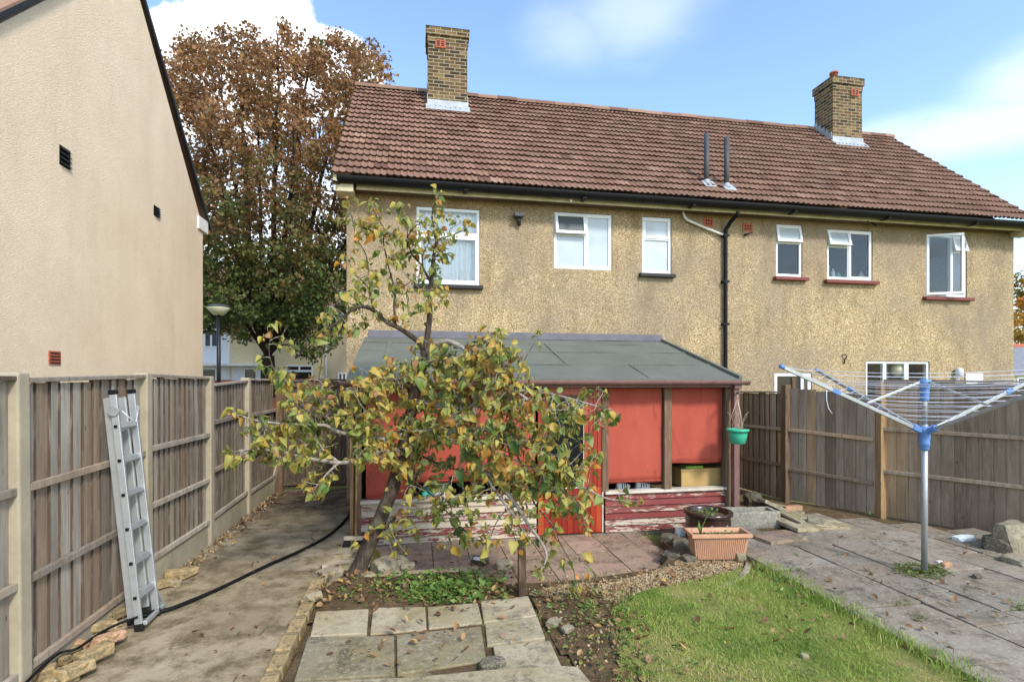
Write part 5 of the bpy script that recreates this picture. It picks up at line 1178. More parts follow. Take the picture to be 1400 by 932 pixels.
limb([(736, 734, 4.56), (722, 745, 4.54), (708, 742, 4.53), (700, 726, 4.53)], 4.6, .006, .003)
SK = []; SKR = []; SKL = []
for li, (P, r0, r1, pale) in enumerate(LIMB):
    for i, p in enumerate(P): SK.append(p); SKR.append(r0+(r1-r0)*i/(len(P)-1)); SKL.append(li)
SKA = np.array([tuple(p) for p in SK]); SKRA = np.array(SKR)
mbT = MB(); mbP = MB()
for P, r0, r1, pale in LIMB:
    n = len(P); rr = [(1.3 if pale else 1)*(r0+(r1-r0)*(i/(n-1))**.8)*(1+.10*mnoise.noise(P[i]*9)) for i in range(n)]
    if r0 > .08: rr[0] *= 1.35; rr[1] *= 1.2; rr[2] *= 1.1
    (mbP if pale else mbT).tube(P, rr, 12 if r0 > .03 else 8)
mbT.build('trunk', 'bark', ft); mbP.build('pale_limbs', 'pale_bark', ft)
TW = MB(); LB = []; LD = []; LN = []; LS = []
TOUT = Vector((0, 0, 0))
def blocked(p):   # nothing of the tree inside the lean-to or the house
    return (p.y > 6.44 and p.z < rz(min(p.y, 8.9))+.05 and p.x > -.95) or p.z < .02
def leaf_at(p, d, s):
    LB.append(tuple(p)); LD.append(tuple(d)); LS.append(s)
def twig(p, q, r=.0045, leaves=5, term=5, sag=.1):
    p = Vector(p); q = Vector(q); L = (q-p).length
    if L < .02: return
    side = Vector((random.gauss(0, 1), random.gauss(0, 1), random.gauss(0, 1)+.3))*L*.14
    pts = []
    n = max(4, int(L/.05))
    for i in range(n+1):
        t = i/n; pts.append(p.lerp(q, t)+side*math.sin(math.pi*t)+Vector((random.gauss(0, .003), random.gauss(0, .003), random.gauss(0, .003)+.0))*(1 if 0 < i < n else 0))
    if any(blocked(v) for v in pts): return
    TW.tube(pts, [r*(1-.6*i/n) for i in range(n+1)], 5, False)
    d = (pts[-1]-pts[-2]).normalized()
    for i in range(leaves):
        t = random.uniform(.25, .98); b = pts[int(t*n)]
        v = Vector((random.gauss(0, 1), random.gauss(0, 1), random.gauss(-.25, .7))).normalized(); v = (v+d*.3).normalized()
        st_ = random.uniform(.015, .04); TW.tube([b, b+v*st_], .0016, 3, False); leaf_at(b+v*st_, v+Vector((0, 0, -.35)), random.gauss(.053, .015))
    for i in range(term):
        v = Vector((random.gauss(0, 1), random.gauss(0, 1), random.gauss(-.05, .7))).normalized(); v = (v+d*.6).normalized()
        st_ = random.uniform(.012, .04); TW.tube([pts[-1], pts[-1]+v*st_], .0016, 3, False); leaf_at(pts[-1]+v*st_, v+Vector((0, 0, -.4)), random.gauss(.057, .016))
# spurs along every limb
for li, (P, r0, r1, pale) in enumerate(LIMB):
    if li == 0: continue
    n = len(P)
    acc = 0
    for i in range(1, n):
        acc += (P[i]-P[i-1]).length
        t = i/n
        gap = .085 if li not in (1, 2) else .10
        if acc > gap*random.uniform(.6, 1.5) and t > .12:
            acc = 0
            d = (P[i]-P[i-1]).normalized(); v = Vector((random.gauss(0, 1), random.gauss(0, .8), random.gauss(.25, .8))); v = (v-d*v.dot(d)*.5).normalized()
            L = random.choice((.04, .06, .09, .13)); twig(P[i], P[i]+v*L, .0042, 1, random.choice((2, 3, 3, 4)))
    twig(P[-1], P[-1]+(P[-1]-P[-3]).normalized()*.06, r1*.8, 3, 5)
FILL = [(560, 555, 78, 55, 70), (665, 560, 95, 50, 86), (738, 612, 80, 60, 78), (600, 635, 85, 50, 38), (618, 715, 75, 38, 24), (606, 500, 85, 26, 46), (752, 672, 70, 40, 26),
        (430, 560, 55, 40, 26), (398, 608, 55, 28, 18), (345, 612, 25, 28, 8), (438, 660, 26, 20, 6), (384, 500, 22, 40, 7), (470, 428, 28, 40, 11), (500, 300, 34, 20, 9), (550, 322, 26, 32, 9),
        (602, 330, 18, 45, 9), (590, 400, 24, 26, 9), (518, 392, 38, 50, 12), (664, 474, 34, 20, 12), (806, 560, 28, 34, 9), (500, 560, 30, 60, 26), (540, 600, 40, 40, 22), (700, 640, 60, 50, 36), (690, 500, 40, 28, 16), (520, 740, 40, 24, 6)]
for cx, cy, rx, ry, nn in FILL:
    for _ in range(int(nn*(1.0 if cx > 695 or cy > 660 else 1.28))):
        a = random.uniform(0, 6.283); r = math.sqrt(random.random()); px, py = cx+rx*r*math.cos(a), cy+ry*r*math.sin(a)
        # depth: near the limbs that pass close in space
        q0 = PD(px, py, 5.1); dist = np.linalg.norm(SKA-np.array(q0), axis=1)
        dep = (SKA[:, 0]*ST+SKA[:, 1]*CT); pxs = CX+F*(SKA[:, 0]*CT-SKA[:, 1]*ST)/dep; pys = HY-F*(SKA[:, 2]-H)/dep
        d2 = np.hypot(pxs-px, pys-py); j = int(np.argsort(d2)[random.randrange(6)]); dd = dep[j]+random.gauss(0, .22); q = PD(px, py, dd)
        k = np.argsort(np.linalg.norm(SKA-np.array(q), axis=1)+SKRA*2.5)[random.randrange(3)]
        p = Vector(SKA[k])
        if (q-p).length > .75: q = p+(q-p).normalized()*.75
        twig(p, q, .005, random.choice((2, 3, 4, 5)), random.choice((4, 5, 6)))
TW.build('twigs', 'pale_bark', ft)
n = len(LB); LB = np.array(LB); LD = np.array(LD); LS = np.clip(np.array(LS)*np.exp(RNG.normal(0, .22, n)), .028, .11)
nr = RNG.normal(size=(n, 3)); nr[:, 2] = np.abs(nr[:, 2])+.5; nr[:, 1] -= .35
base = np.array([.5*mnoise.noise(Vector(p)*1.7)+.5*mnoise.noise(Vector(p)*4.5) for p in LB])
rnd = np.clip(.53+.5*base+RNG.normal(0, .25, n), 0, 1)
V, Fq, rr = leaf_mesh(LB, LD, nr, LS, LS*RNG.uniform(.68, .86, n), RNG.uniform(.2, 2.4, n), RNG.uniform(.2, 1.3, n)**1.2, rnd)
npmesh('crown', V, Fq, rr, 'pear_leaf', ft)
print('pear leaves', n)
# ================================================================== street, lamp, far houses, autumn trees
SZt = .45
mb = MB(); mb.box(-70, 70, 16.2, 60, -.6, SZt); struct(mb.build('street', 'slab_concrete'))
mb = MB(); mb.box(-70, 70, 19.5, 25.0, SZt, SZt+.004); struct(mb.build('road_surface', 'dark_rock'))
def big_tree(name, label, base, fork, stems, centres, leaf_n, lsize, mat, hue, rad=.42, group=None, tr=.26):
    t = thing(name, label, 'tree', tuple(base), group); mb = MB(); SKp = []
    B = Vector(base); Fk = Vector(fork)
    P = spline([B, B.lerp(Fk, .5)+Vector((.06, 0, 0)), Fk], 4); mb.tube(P, [tr*(1.25-.35*i/(len(P)-1)) for i in range(len(P))], 12); SKp += [(p, tr*.9) for p in P[-3:]]
    for (tp, bend, r) in stems:
        T = Vector(tp); P = spline([Fk, Fk.lerp(T, .33)+Vector(bend), Fk.lerp(T, .68)+Vector(bend)*.7, T], 7); n = len(P)
        P = [p+Vector((mnoise.noise(p*.9), mnoise.noise(p*.9+Vector((5, 0, 0))), 0))*.25*(i/n) for i, p in enumerate(P)]
        mb.tube(P, [r*(1-.85*i/(n-1)) for i in range(n)], 7); SKp += [(p, r*(1-.85*i/(n-1))) for i, p in enumerate(P)]
    A = np.array([tuple(p) for p, r in SKp]); RA = np.array([r for p, r in SKp]); order = np.argsort(np.linalg.norm(centres-np.array(tuple(Fk)), axis=1))
    Cc = []; Hh = []
    for oi in order:
        c = centres[oi]; w = A+np.array([0, 0, .0]); dv = np.linalg.norm(A-(c-np.array([0, 0, .35])), axis=1)+np.maximum(0, A[:, 2]-c[2])*1.5; k = int(np.argmin(dv)); p = Vector(A[k]); q = Vector(c); L = (q-p).length
        mid = p.lerp(q, .5)+Vector((random.gauss(0, .1), random.gauss(0, .1), -.08))*L*.6; r = min(RA[k]*.75, .018+.018*L); pts = spline([p, mid, q], 3)
        mb.tube(pts, [r*(1-.7*i/(len(pts)-1)) for i in range(len(pts))], 5, False)
        A = np.concatenate([A, np.array([tuple(v) for v in pts[2:]])]); RA = np.concatenate([RA, np.array([r*(1-.7*i/(len(pts)-1)) for i in range(2, len(pts))])])
        m = max(6, int(leaf_n*random.uniform(.55, 1.45))); off = RNG.normal(size=(m, 3)); off = unit(off)*(RNG.random((m, 1))**.5)*rad*random.uniform(.7, 1.3)*np.array([1, 1, .75]); Cc.append(c+off); Hh.append(np.clip(hue(c)+RNG.normal(0, .10)+RNG.normal(0, .11, m), 0, 1))
        for _ in range(3):   # fine twigs into the leaf clump
            o = Vector(off[random.randrange(m)])*.9; mb.tube([q, q+o*.5+Vector((0, 0, .03)), q+o], [.010, .007, .004], 4, False)
    mb.build('trunk', 'dark_bark', t)
    C_ = np.concatenate(Cc); Hv = np.concatenate(Hh); m = len(C_); d = RNG.normal(size=(m, 3)); d[:, 2] -= .5; nn = RNG.normal(size=(m, 3)); nn[:, 2] += .8
    V, Fq, rr = quad_leaves(C_, d, nn, lsize*RNG.uniform(.6, 1.35, m), Hv, .85); npmesh('crown', V, Fq, rr, mat, t, smooth=False); return t, m
bt = PD(362, 520, 20.0); bt = Vector((bt.x, bt.y, SZt)); fk = PD(366, 486, 20.0)
stems = []
for px, py, dd, r in ((352, 130, 0, .12), (300, 90, .5, .13), (262, 110, -.6, .11), (330, 60, -.3, .13), (380, 45, .4, .15), (425, 60, -.5, .14), (470, 90, .3, .14), (505, 130, -.2, .12), (530, 180, .6, .10), (240, 200, .4, .1), (440, 150, 1.8, .12), (330, 180, 2.2, .12), (400, 160, -2.0, .12), (300, 240, -2.2, .1), (500, 280, -1.5, .1), (250, 330, -1, .09)):
    tp = PD(px, py, 20.0+dd*1.3); stems.append((tuple(tp), (random.uniform(-.2, .2)+.35*np.sign(px-366)*.6, random.uniform(-.2, .2), .2), r))
cs_ = []; tries = 0
ctr = PD(378, 290, 20.0)
while len(cs_) < 1150 and tries < 60000:
    tries += 1
    px = random.uniform(195, 560); py = random.uniform(22, 492); dd = random.gauss(0, 1.9)
    # outline of the crown, lumpy
    ang = math.atan2(py-265, px-380); lump_ = 1+.13*mnoise.noise(Vector((math.cos(ang)*2.2, math.sin(ang)*2.2, 3)))+.10*mnoise.noise(Vector((math.cos(ang)*6, math.sin(ang)*6, 8)))
    rx = (176 if px > 380 else 190)*lump_; ry = (232 if py < 265 else 212)*lump_
    e = abs((px-380)/rx)**(3.0 if py < 265 else 2.2)+abs((py-265)/ry)**(3.0 if py < 265 else 2.2)+(dd/4.6)**2
    if e > 1 or random.random() < .30*(1-e): continue
    if py > 440 and 340 < px < 392: continue
    p = PD(px, py, 20.0+dd); a = np.array(p)
    if py < 340 and mnoise.noise(p*.62+Vector((3, 1, 7))) < -.20: continue
    if cs_ and np.min(np.linalg.norm(np.array(cs_)-a, axis=1)) < (.45 if py < 340 else .39): continue
    cs_.append(a)
cs_ = np.array(cs_)
_, m = big_tree('sycamore_tree', 'tall autumn tree with rusty brown crown rising behind the side passage', bt, fk, stems, cs_, 66, .135, 'rust_leaf', lambda c: .18+.62*min(1, max(0, (c[2]-4.2)/6.5))+.12*mnoise.noise(Vector(c)*.5), .46)
print('big tree', len(cs_), m)
ot = PD(1424, 500, 27); oc = []
while len(oc) < 110:
    p = PD(random.gauss(1416, 24), random.uniform(378, 492), 27+random.gauss(0, .9)); oc.append(np.array(p))
big_tree('orange_tree', 'orange autumn tree just past the right end of the houses', Vector((ot.x, ot.y, SZt)), PD(1422, 488, 27), [(tuple(PD(a, b, 27+c)), (0, 0, .1), .07) for a, b, c in ((1395, 400, .3), (1415, 380, -.4), (1445, 400, .2), (1435, 420, .8), (1400, 430, -.8))], np.array(oc), 60, .15, 'orange_leaf', lambda c: .5+.4*mnoise.noise(Vector(c)*.7)-.25*max(0, (4.2-c[2])/2), .42, None, .15)
# street lamp
lpz = PY(299, 520, 16.5); lb = Vector((lpz.x, 16.5, SZt)); sl2 = thing('street_lamp', 'black street lamp post with a flat cone lantern beyond the fence', 'street lamp', tuple(lb))
zt_ = PY(299, 430, 16.5).z; k = (lb.x*ST+16.5*CT)/F
mb = MB(); mb.tube([lb, (lb.x, 16.5, zt_)], [.065, .05], 14); mb.tube([lb, (lb.x, 16.5, SZt+.9)], .09, 14); mb.build('pole', 'black_metal', sl2)
mb = MB(); mb.lathe([(5*k, 0), (6.5*k, .4*k), (14*k, 9*k), (14.2*k, 10.5*k)], (lb.x, 16.5, zt_-.02), 28); mb.build('lantern_bowl', 'lamp_glass', sl2)
mb = MB(); mb.lathe([(14.4*k, 10.3*k), (14.4*k, 11.6*k), (8*k, 14.6*k), (1*k, 15.4*k)], (lb.x, 16.5, zt_-.02), 28); mb.build('lantern_cap', 'pipe_grey', sl2)
# terrace across the street
HYy = 27.5
def fx_(px): return PY(px, 500, HYy).x
def fz_(px, py): return PY(px, py, HYy).z
eavez = fz_(390, 434); ridgez = eavez+3.1
def far_house(name, lab, pxa, pxb, mat, wins, canopy, wall_extra=None):
    xa, xb = fx_(pxa), fx_(pxb); t = thing(name, lab, 'house', ((xa+xb)/2, HYy, SZt)); mb = MB(); mb.box(xa+.002, xb-.002, HYy, HYy+6.5, SZt-.1, eavez); mb.build('wall', mat, t)
    mb = MB(); mb.add([(xa, HYy-.35, eavez-.05), (xb, HYy-.35, eavez-.05), (xb, HYy+3.2, ridgez), (xa, HYy+3.2, ridgez), (xa, HYy+6.85, eavez-.05), (xb, HYy+6.85, eavez-.05)], [(0, 1, 2, 3), (3, 2, 5, 4), (0, 3, 4), (1, 5, 2), (0, 4, 5, 1)], .5); mb.build('roof', 'pink_tile', t)
    mb = MB(); mb.box(xa+.01, xb-.01, HYy-.36, HYy-.32, eavez-.22, eavez-.02); mb.build('fascia', 'white_board', t)
    for (a, b, c, d, kind) in wins:
        x0, x1, z1, z0 = fx_(a), fx_(b), fz_(a, c), fz_(a, d); mb = MB(); mb.ring(x0, x1, z0, z1, .07, HYy-.05, HYy+.02)
        if kind == 'w2': mb.box((x0+x1)/2-.04, (x0+x1)/2+.04, HYy-.045, HYy+.02, z0+.07, z1-.07)
        if kind == 'top': zz = z1-(z1-z0)*.36; mb.box(x0+.07, x1-.07, HYy-.045, HYy+.02, zz-.05, zz+.05); mb.box((x0+x1)/2-.04, (x0+x1)/2+.04, HYy-.045, HYy+.02, zz+.05, z1-.07)
        w = mb.build('door' if kind == 'door' else 'window', 'white_upvc', t)
        mb = MB(); mb.box(x0+.07, x1-.07, HYy-.03, HYy-.01, z0+.07 if kind != 'door' else z0+(z1-z0)*.55, z1-.07); mb.build('pane', 'dark_glass' if kind != 'w2' else 'grey_room', w)
        if kind == 'door': mb = MB(); mb.box(x0+.07, x1-.07, HYy-.028, HYy, z0, z0+(z1-z0)*.55); mb.build('door_leaf', 'white_upvc', w)
    if canopy:
        mb = MB(); mb.box(fx_(canopy[0]), fx_(canopy[1]), HYy-.75, HYy, fz_(330, 500.5), fz_(330, 497)); mb.build('porch_canopy', 'white_board', t)
        mb = MB(); mb.box(fx_(canopy[0])+.1, fx_(canopy[1])-.1, HYy-.02, HYy-.003, SZt, fz_(330, 501)); mb.build('porch_cladding', 'white_render', t)
    return t
far_house('terraced_house', 'white rendered house across the street behind the street lamp', 205, 314, 'white_render', [(279, 299, 450, 475, 'w2'), (276, 297, 503, 545, 'door')], (210, 314))
far_house('terraced_house', 'cream rendered house across the street behind the autumn tree trunk', 314, 447, 'cream_render', [(330, 342, 452, 466, 'w2'), (333, 352, 503, 545, 'door'), (391, 428, 499, 521, 'top')], (314, 366))
mb = MB(); mb.tube([(fx_(446), HYy-.08, SZt), (fx_(446), HYy-.08, eavez-.1)], .05, 8); o = mb.build('rainwater_pipe', 'grey_frame', bpy.data.objects['terraced_house.001'])
far_house('terraced_house', 'buff rendered house across the street, right of the cream rendered one', 447, 600, 'buff_render', [(462, 474, 509, 522, 'w2'), (520, 545, 450, 475, 'w2')], None)
# red car parked in the street
cc = PY(319, 520, 22.0); car = thing('parked_car', 'dark red parked car whose roof shows over the left fence', 'car', (cc.x, 22.0, SZt))
mb = MB(); L_ = 3.9; prof = [(-1.95, .3), (1.9, .3), (1.95, .62), (1.75, .85), (.9, .95), (-1.75, .95), (-1.95, .7)]
mb.ext([(cc.x+x, 21.2, SZt+z) for x, z in prof], (0, 1.6, 0)); mb.build('body', 'rust_wall', car, bevel=.06)
mb = MB(); prof = [(-1.7, .955), (.95, .955), (.45, 1.38), (.2, 1.42), (-1.2, 1.42), (-1.45, 1.38)]; mb.ext([(cc.x+x, 21.28, SZt+z) for x, z in prof], (0, 1.44, 0)); mb.build('glasshouse', 'black_plastic', car, bevel=.04)
mb = MB(); n = 12; vs = []
for i in range(n+1):
    u = i/n; x = -1.3+1.65*u; z = 1.425+.075*math.sin(math.pi*u)**.6
    for j in range(5): v = j/4; vs.append((cc.x+x, 21.3+1.4*v, SZt+z+.03*math.sin(math.pi*v)))
    for j in range(5): v = 1-j/4; vs.append((cc.x+x, 21.3+1.4*v, SZt+1.40))
mb.add(vs, [(i*10+j, i*10+(j+1) % 10, (i+1)*10+(j+1) % 10, (i+1)*10+j) for i in range(n) for j in range(10)]+[tuple(range(9, -1, -1)), tuple(n*10+j for j in range(10))], .5, True); mb.build('roof', 'rust_wall', car)
for x in (-1.25, 1.2):
    for y in (21.18, 22.62):
        mb = MB(); mb.tube([(cc.x+x, y, SZt+.32), (cc.x+x, y+.2, SZt+.32)], .315, 20); mb.build('wheel', 'rubber', car)
# low building past the right end of the houses
ob = thing('outbuilding', 'low building with grey slates past the right end of the houses', 'building', (20, 14, -.1))
oy = 14.0; ze_ = PY(1394, 511, oy).z; zr_ = PY(1394, 473, oy+2.2).z
mb = MB(); mb.box(16.6, 25, oy+.2, oy+4.2, -.15, ze_); mb.build('wall', 'cream_render', ob)
mb = MB(); mb.add([(16.4, oy, ze_), (25.2, oy, ze_), (25.2, oy+2.2, zr_), (16.4, oy+2.2, zr_), (16.4, oy+4.4, ze_), (25.2, oy+4.4, ze_)], [(0, 1, 2, 3), (3, 2, 5, 4), (0, 3, 4), (1, 5, 2), (0, 4, 5, 1)], .5); r_ = mb.build('roof', 'grey_slate', ob)
mb = MB(); mb.tube([(16.35, oy+2.2, zr_-.02), (25.2, oy+2.2, zr_-.02)], .11, 10); mb.build('ridge', 'terracotta', r_)
x0 = PY(1389, 515, oy+.2).x; mb = MB(); mb.box(x0, x0+1.5, oy+.16, oy+.22, ze_-.75, ze_-.1); w = mb.build('window', 'white_upvc', ob); mb = MB(); mb.box(x0+.06, x0+1.44, oy+.15, oy+.17, ze_-.69, ze_-.16); mb.build('pane', 'dark_glass', w)
# ================================================================== grass, weeds, leaves, gravel, moss
def sample(poly, n):
    xs = [p[0] for p in poly]; ys = [p[1] for p in poly]; out = []
    while len(out) < n:
        x, y = random.uniform(min(xs), max(xs)), random.uniform(min(ys), max(ys))
        if inside(poly, x, y): out.append((x, y))
    return np.array(out)
def blades(P, z, h, w, rnd, lean=.6):
    n = len(P); a = RNG.uniform(0, 6.283, n); b = RNG.uniform(0, 6.283, n); s = np.stack([np.cos(a), np.sin(a), 0*a], 1); ln = np.stack([np.cos(b), np.sin(b), 0*b], 1)*(RNG.uniform(.1, 1, n)*lean*h)[:, None]
    B = np.stack([P[:, 0], P[:, 1], z], 1); up = np.array([0, 0, 1.])
    m = B+up*(h*.55)[:, None]+ln*.35; t = B+up*(h*.92)[:, None]+ln
    V = np.stack([B-s*(w/2)[:, None], B+s*(w/2)[:, None], m+s*(w*.4)[:, None], m-s*(w*.4)[:, None], t+s*(w*.06)[:, None], t-s*(w*.06)[:, None]], 1).reshape(-1, 3)
    i = (np.arange(n)*6)[:, None]; Fq = np.concatenate([i+np.array([[0, 1, 2, 3]]), i+np.array([[3, 2, 4, 5]])], 1).reshape(-1, 4); return V, Fq, np.repeat(rnd, 2)
P = sample(LAWN, 100000); den = np.array([mnoise.noise(Vector((x*1.3, y*1.3, 5)))+.6*mnoise.noise(Vector((x*4, y*4, 1))) for x, y in P])
edge = np.clip((P[:, 0]-1.0)/1.1, 0, 1)
keep = RNG.random(len(P)) < np.clip(.66+.8*den, .2, 1)*(.25+.75*edge); P = P[keep]; den = den[keep]; n = len(P)
yel = np.array([mnoise.noise(Vector((x*.9, y*.9, 11)))+.5*mnoise.noise(Vector((x*3, y*3, 21))) for x, y in P])
hh = np.clip(RNG.normal(.025, .010, n)+.016*den, .010, .075); rnd = np.clip(.46+.75*yel-.25*den+RNG.normal(0, .17, n), 0, 1)
zz = np.array([.02+.02*mnoise.noise(Vector((x*.9, y*.9, 2))) for x, y in P])
V, Fq, rr = blades(P, zz, hh, RNG.uniform(.0028, .005, n), rnd, 1.3); g = npmesh('lawn_grass', V, Fq, rr, 'grass_blade', None, (2.2, 3, 0)); tag(g, 'short patchy green lawn grass', 'grass', kind='stuff')
# longer tufts along the patio edge, in joints and borders
TU = []
for a in np.linspace(0, 1, 110):
    yy_ = 1.9+3.0*a; TU.append((3.5+.07*mnoise.noise(Vector((0, yy_*2.2, 4)))+random.gauss(0, .035), yy_, random.uniform(.5, 1.3)))
for px, py, s in ((655, 852, .4), (664, 868, .3), (590, 826, .4), (650, 905, .6), (690, 881, .4), (735, 843, .3), (506, 830, .3), (668, 908, .6), (1398, 830, 1.2), (1250, 775, .6), (1270, 790, .5), (1115, 725, .5), (860, 818, .7), (900, 815, .5), (810, 824, .6), (880, 925, 1.2), (868, 915, 1), (840, 870, .6), (1190, 702, .5), (1187, 692, .7), (1060, 780, 1), (1075, 788, 1), (1045, 775, .9), (1000, 757, .4), (970, 760, .4), (1380, 735, .6), (1335, 742, .5)):
    q = PZ(px, py, .04); TU.append((q.x, q.y, s))
PP = []; HH_ = []
for x, y, s in TU:
    k = int(26*s)+8; PP.append(np.stack([RNG.normal(x, .04*s+.015, k), RNG.normal(y, .04*s+.015, k)], 1)); HH_.append(RNG.uniform(.03, .085, k)*(.5+.6*s))
P = np.concatenate(PP); hh = np.concatenate(HH_); n = len(P); V, Fq, rr = blades(P, np.full(n, .03), hh, RNG.uniform(.003, .006, n), np.clip(RNG.normal(.4, .25, n), 0, 1), .8)
g = npmesh('edge_grass', V, Fq, rr, 'grass_blade', None, (2, 4, 0)); tag(g, 'longer grass tufts along edges and joints of the paving', 'grass', kind='stuff')
def rosettes(name, pts, mat, lab, lsz=.035, per=9, z=.04):
    b = []; d = []; s = []; c = []
    for x, y, k in pts:
        m = int(per*random.uniform(.6, 1.5)); tint = random.gauss(.45, .2)
        for _ in range(m):
            a = random.uniform(0, 6.283); rr_ = abs(random.gauss(0, .035*k)); hz_ = random.uniform(0, .05)*k
            b.append((x+rr_*math.cos(a), y+rr_*math.sin(a), z+hz_)); d.append((math.cos(a), math.sin(a), random.uniform(.0, .8))); s.append(lsz*k*random.uniform(.5, 1.3)); c.append(min(1, max(0, tint+random.gauss(0, .15))))
    n = len(b); s = np.array(s); nn = RNG.normal(size=(n, 3))*.5; nn[:, 2] += 1
    V, Fq, rr = leaf_mesh(np.array(b), np.array(d), nn, s, s*RNG.uniform(.4, .75, n), RNG.uniform(0, .9, n), RNG.uniform(.0, .4, n), np.array(c), LT_U[[0, 2, 4]], np.array([.08, .5, .03])); o = npmesh(name, V, Fq, rr, mat, None, (float(b[0][0]), float(b[0][1]), 0)); return tag(o, lab, 'plants', kind='stuff')
pts = []
for _ in range(150):
    q = PZ(min(690, max(515, random.gauss(610, 40))), min(822, max(782, random.gauss(803, 10))), .07); pts.append((q.x, q.y, random.uniform(.7, 1.5)))
for _ in range(40):
    q = PZ(random.uniform(440, 690), random.uniform(790, 826), .06); pts.append((q.x, q.y, random.uniform(.5, .9)))
rosettes('bed_weeds', pts, 'weed_leaf', 'low green weeds growing in the bed under the fruit tree', .045, 10, .05)
pts = []
for x, y in sample(ldirt, 90): pts.append((x, y, random.uniform(.5, 1.1)))
for _ in range(60): q = PZ(random.gauss(1075, 18), random.gauss(782, 9), .04); pts.append((q.x, q.y, random.uniform(.5, 1.0)))
for _ in range(60): x, y = LAWN[0]; u = random.random(); q = PZ(random.uniform(845, 1000), random.uniform(815, 932), .03); pts.append((q.x, q.y, random.uniform(.4, .8)))
for _ in range(30): q = PZ(random.gauss(1390, 12), random.gauss(828, 4), .06); pts.append((q.x, q.y, random.uniform(.4, .8)))
rosettes('border_weeds', pts, 'weed_leaf', 'small weeds between the slabs, the soil border and the lawn', .036, 8, .025)
pts = []
for _ in range(150): a = random.uniform(0, 6.283); r = math.sqrt(random.random())*.24; pts.append((ax+r*math.cos(a)*1.1, ay+.03+r*math.sin(a)*.8, random.uniform(.5, 1.0)))
for px, py, k in ((1190, 737, 16), (1210, 757, 12), (1235, 823, 14), (1255, 846, 14), (1325, 808, 10), (1160, 760, 8), (1395, 832, 30)):
    for _ in range(k): q = PZ(random.gauss(px, 9), random.gauss(py, 2.5), .055); pts.append((q.x, q.y, random.uniform(.3, .6)))
rosettes('patio_moss', pts, 'moss_leaf', 'dark green moss and weeds round the airer pole and in the patio joints', .03, 9, .052)
# pot plants
def potplant(name, c, spread, n, lab, h=.1):
    b = []; d = []; s = []
    for _ in range(n): b.append((c[0]+random.uniform(-1, 1)*spread[0], c[1]+random.uniform(-1, 1)*spread[1], c[2]+random.uniform(0, h))); a = random.uniform(0, 6.283); d.append((math.cos(a), math.sin(a), random.uniform(.1, 1))); s.append(random.uniform(.02, .05))
    s = np.array(s); V, Fq, rr = leaf_mesh(np.array(b), np.array(d), RNG.normal(size=(n, 3))+[0, 0, 1], s, s*.55, RNG.uniform(0, .8, n), RNG.uniform(0, .4, n), RNG.random(n)*.8); o = npmesh(name, V, Fq, rr, 'weed_leaf', None, tuple(c)); return tag(o, lab, 'plants', kind='stuff')
potplant('trough_seedlings', tuple(tq(.05, .12, zr-.045)), (.2, .05), 60, 'small green seedlings in the terracotta trough', .03)
potplant('pot_weeds', (pc.x-.08, pc.y-.08, pc.z+hz*.88), (.14, .1), 60, 'sparse weeds in the glazed pot', .08)
mb = MB(); q = tq(-.2, .1, zr-.05); mb.tube([q, q+Vector((.02, 0, .1)), q+Vector((.07, 0, .2)), q+Vector((.12, -.01, .29))], [.008, .007, .005, .003], 6); mb.rock(tuple(q+Vector((.125, -.01, .3))), .018, .018, .014, 3)
mb.ext([q+Vector((0, 0, .02)), q+Vector((-.03, 0, .1)), q+Vector((-.015, 0, .17)), q+Vector((.01, 0, .08))], (0, .004, 0)); o = mb.build('stalk_plant', 'weed_leaf', None, tuple(q), smooth=True); tag(o, 'single bent green stalk growing from the left of the terracotta trough', 'plant')
# fallen leaves
b = []
def litter(n, f):
    for _ in range(n):
        x, y, z = f(); b.append((x, y, z+.006))
def pz(px, py, z): q = PZ(px, py, z); return (q.x, q.y, z)
litter(200, lambda: (fx+abs(random.gauss(.10, .09)), random.uniform(5.6, 9.6), .005))
litter(330, lambda: pz(random.uniform(435, 700), random.gauss(803, 14), .07))
litter(260, lambda: (*random.choice(ldl), .03))if False else None
ll = sample(ldirt, 260)
for x, y in ll: b.append((x, y, .035))
ll = sample(LAWN, 120)
for x, y in ll: b.append((x, y, .05))
ll = sample(grav, 170)
for x, y in ll: b.append((x, y, .02))
litter(60, lambda: pz(random.uniform(700, 1000), random.uniform(745, 800), -.09) if random.random() < .5 else pz(random.uniform(660, 720), random.uniform(780, 812), .0))
litter(90, lambda: pz(random.uniform(1040, 1390), random.uniform(720, 880), .068))
litter(60, lambda: (random.uniform(-2.3, -1), random.uniform(3.4, 9), .012))
litter(60, lambda: pz(random.uniform(430, 720), random.uniform(820, 915), .085))
litter(50, lambda: (random.uniform(-.9, .5), random.uniform(5.5, 6.6), .02))
n = len(b); b = np.array(b); a = RNG.uniform(0, 6.283, n); d = np.stack([np.cos(a), np.sin(a), RNG.uniform(-.05, .5, n)], 1); s = RNG.uniform(.02, .062, n); nn = RNG.normal(size=(n, 3))*.4; nn[:, 2] += 1
V, Fq, rr = leaf_mesh(b, d, nn, s, s*RNG.uniform(.4, .8, n), RNG.uniform(-1.2, .6, n), RNG.uniform(0, .8, n), np.clip(RNG.beta(2, 2.2, n), 0, 1)); o = npmesh('fallen_leaves', V, Fq, rr, 'fallen_leaf', None, (0, 5, 0)); tag(o, 'dry fallen leaves scattered over the beds and paving', 'leaves', kind='stuff')
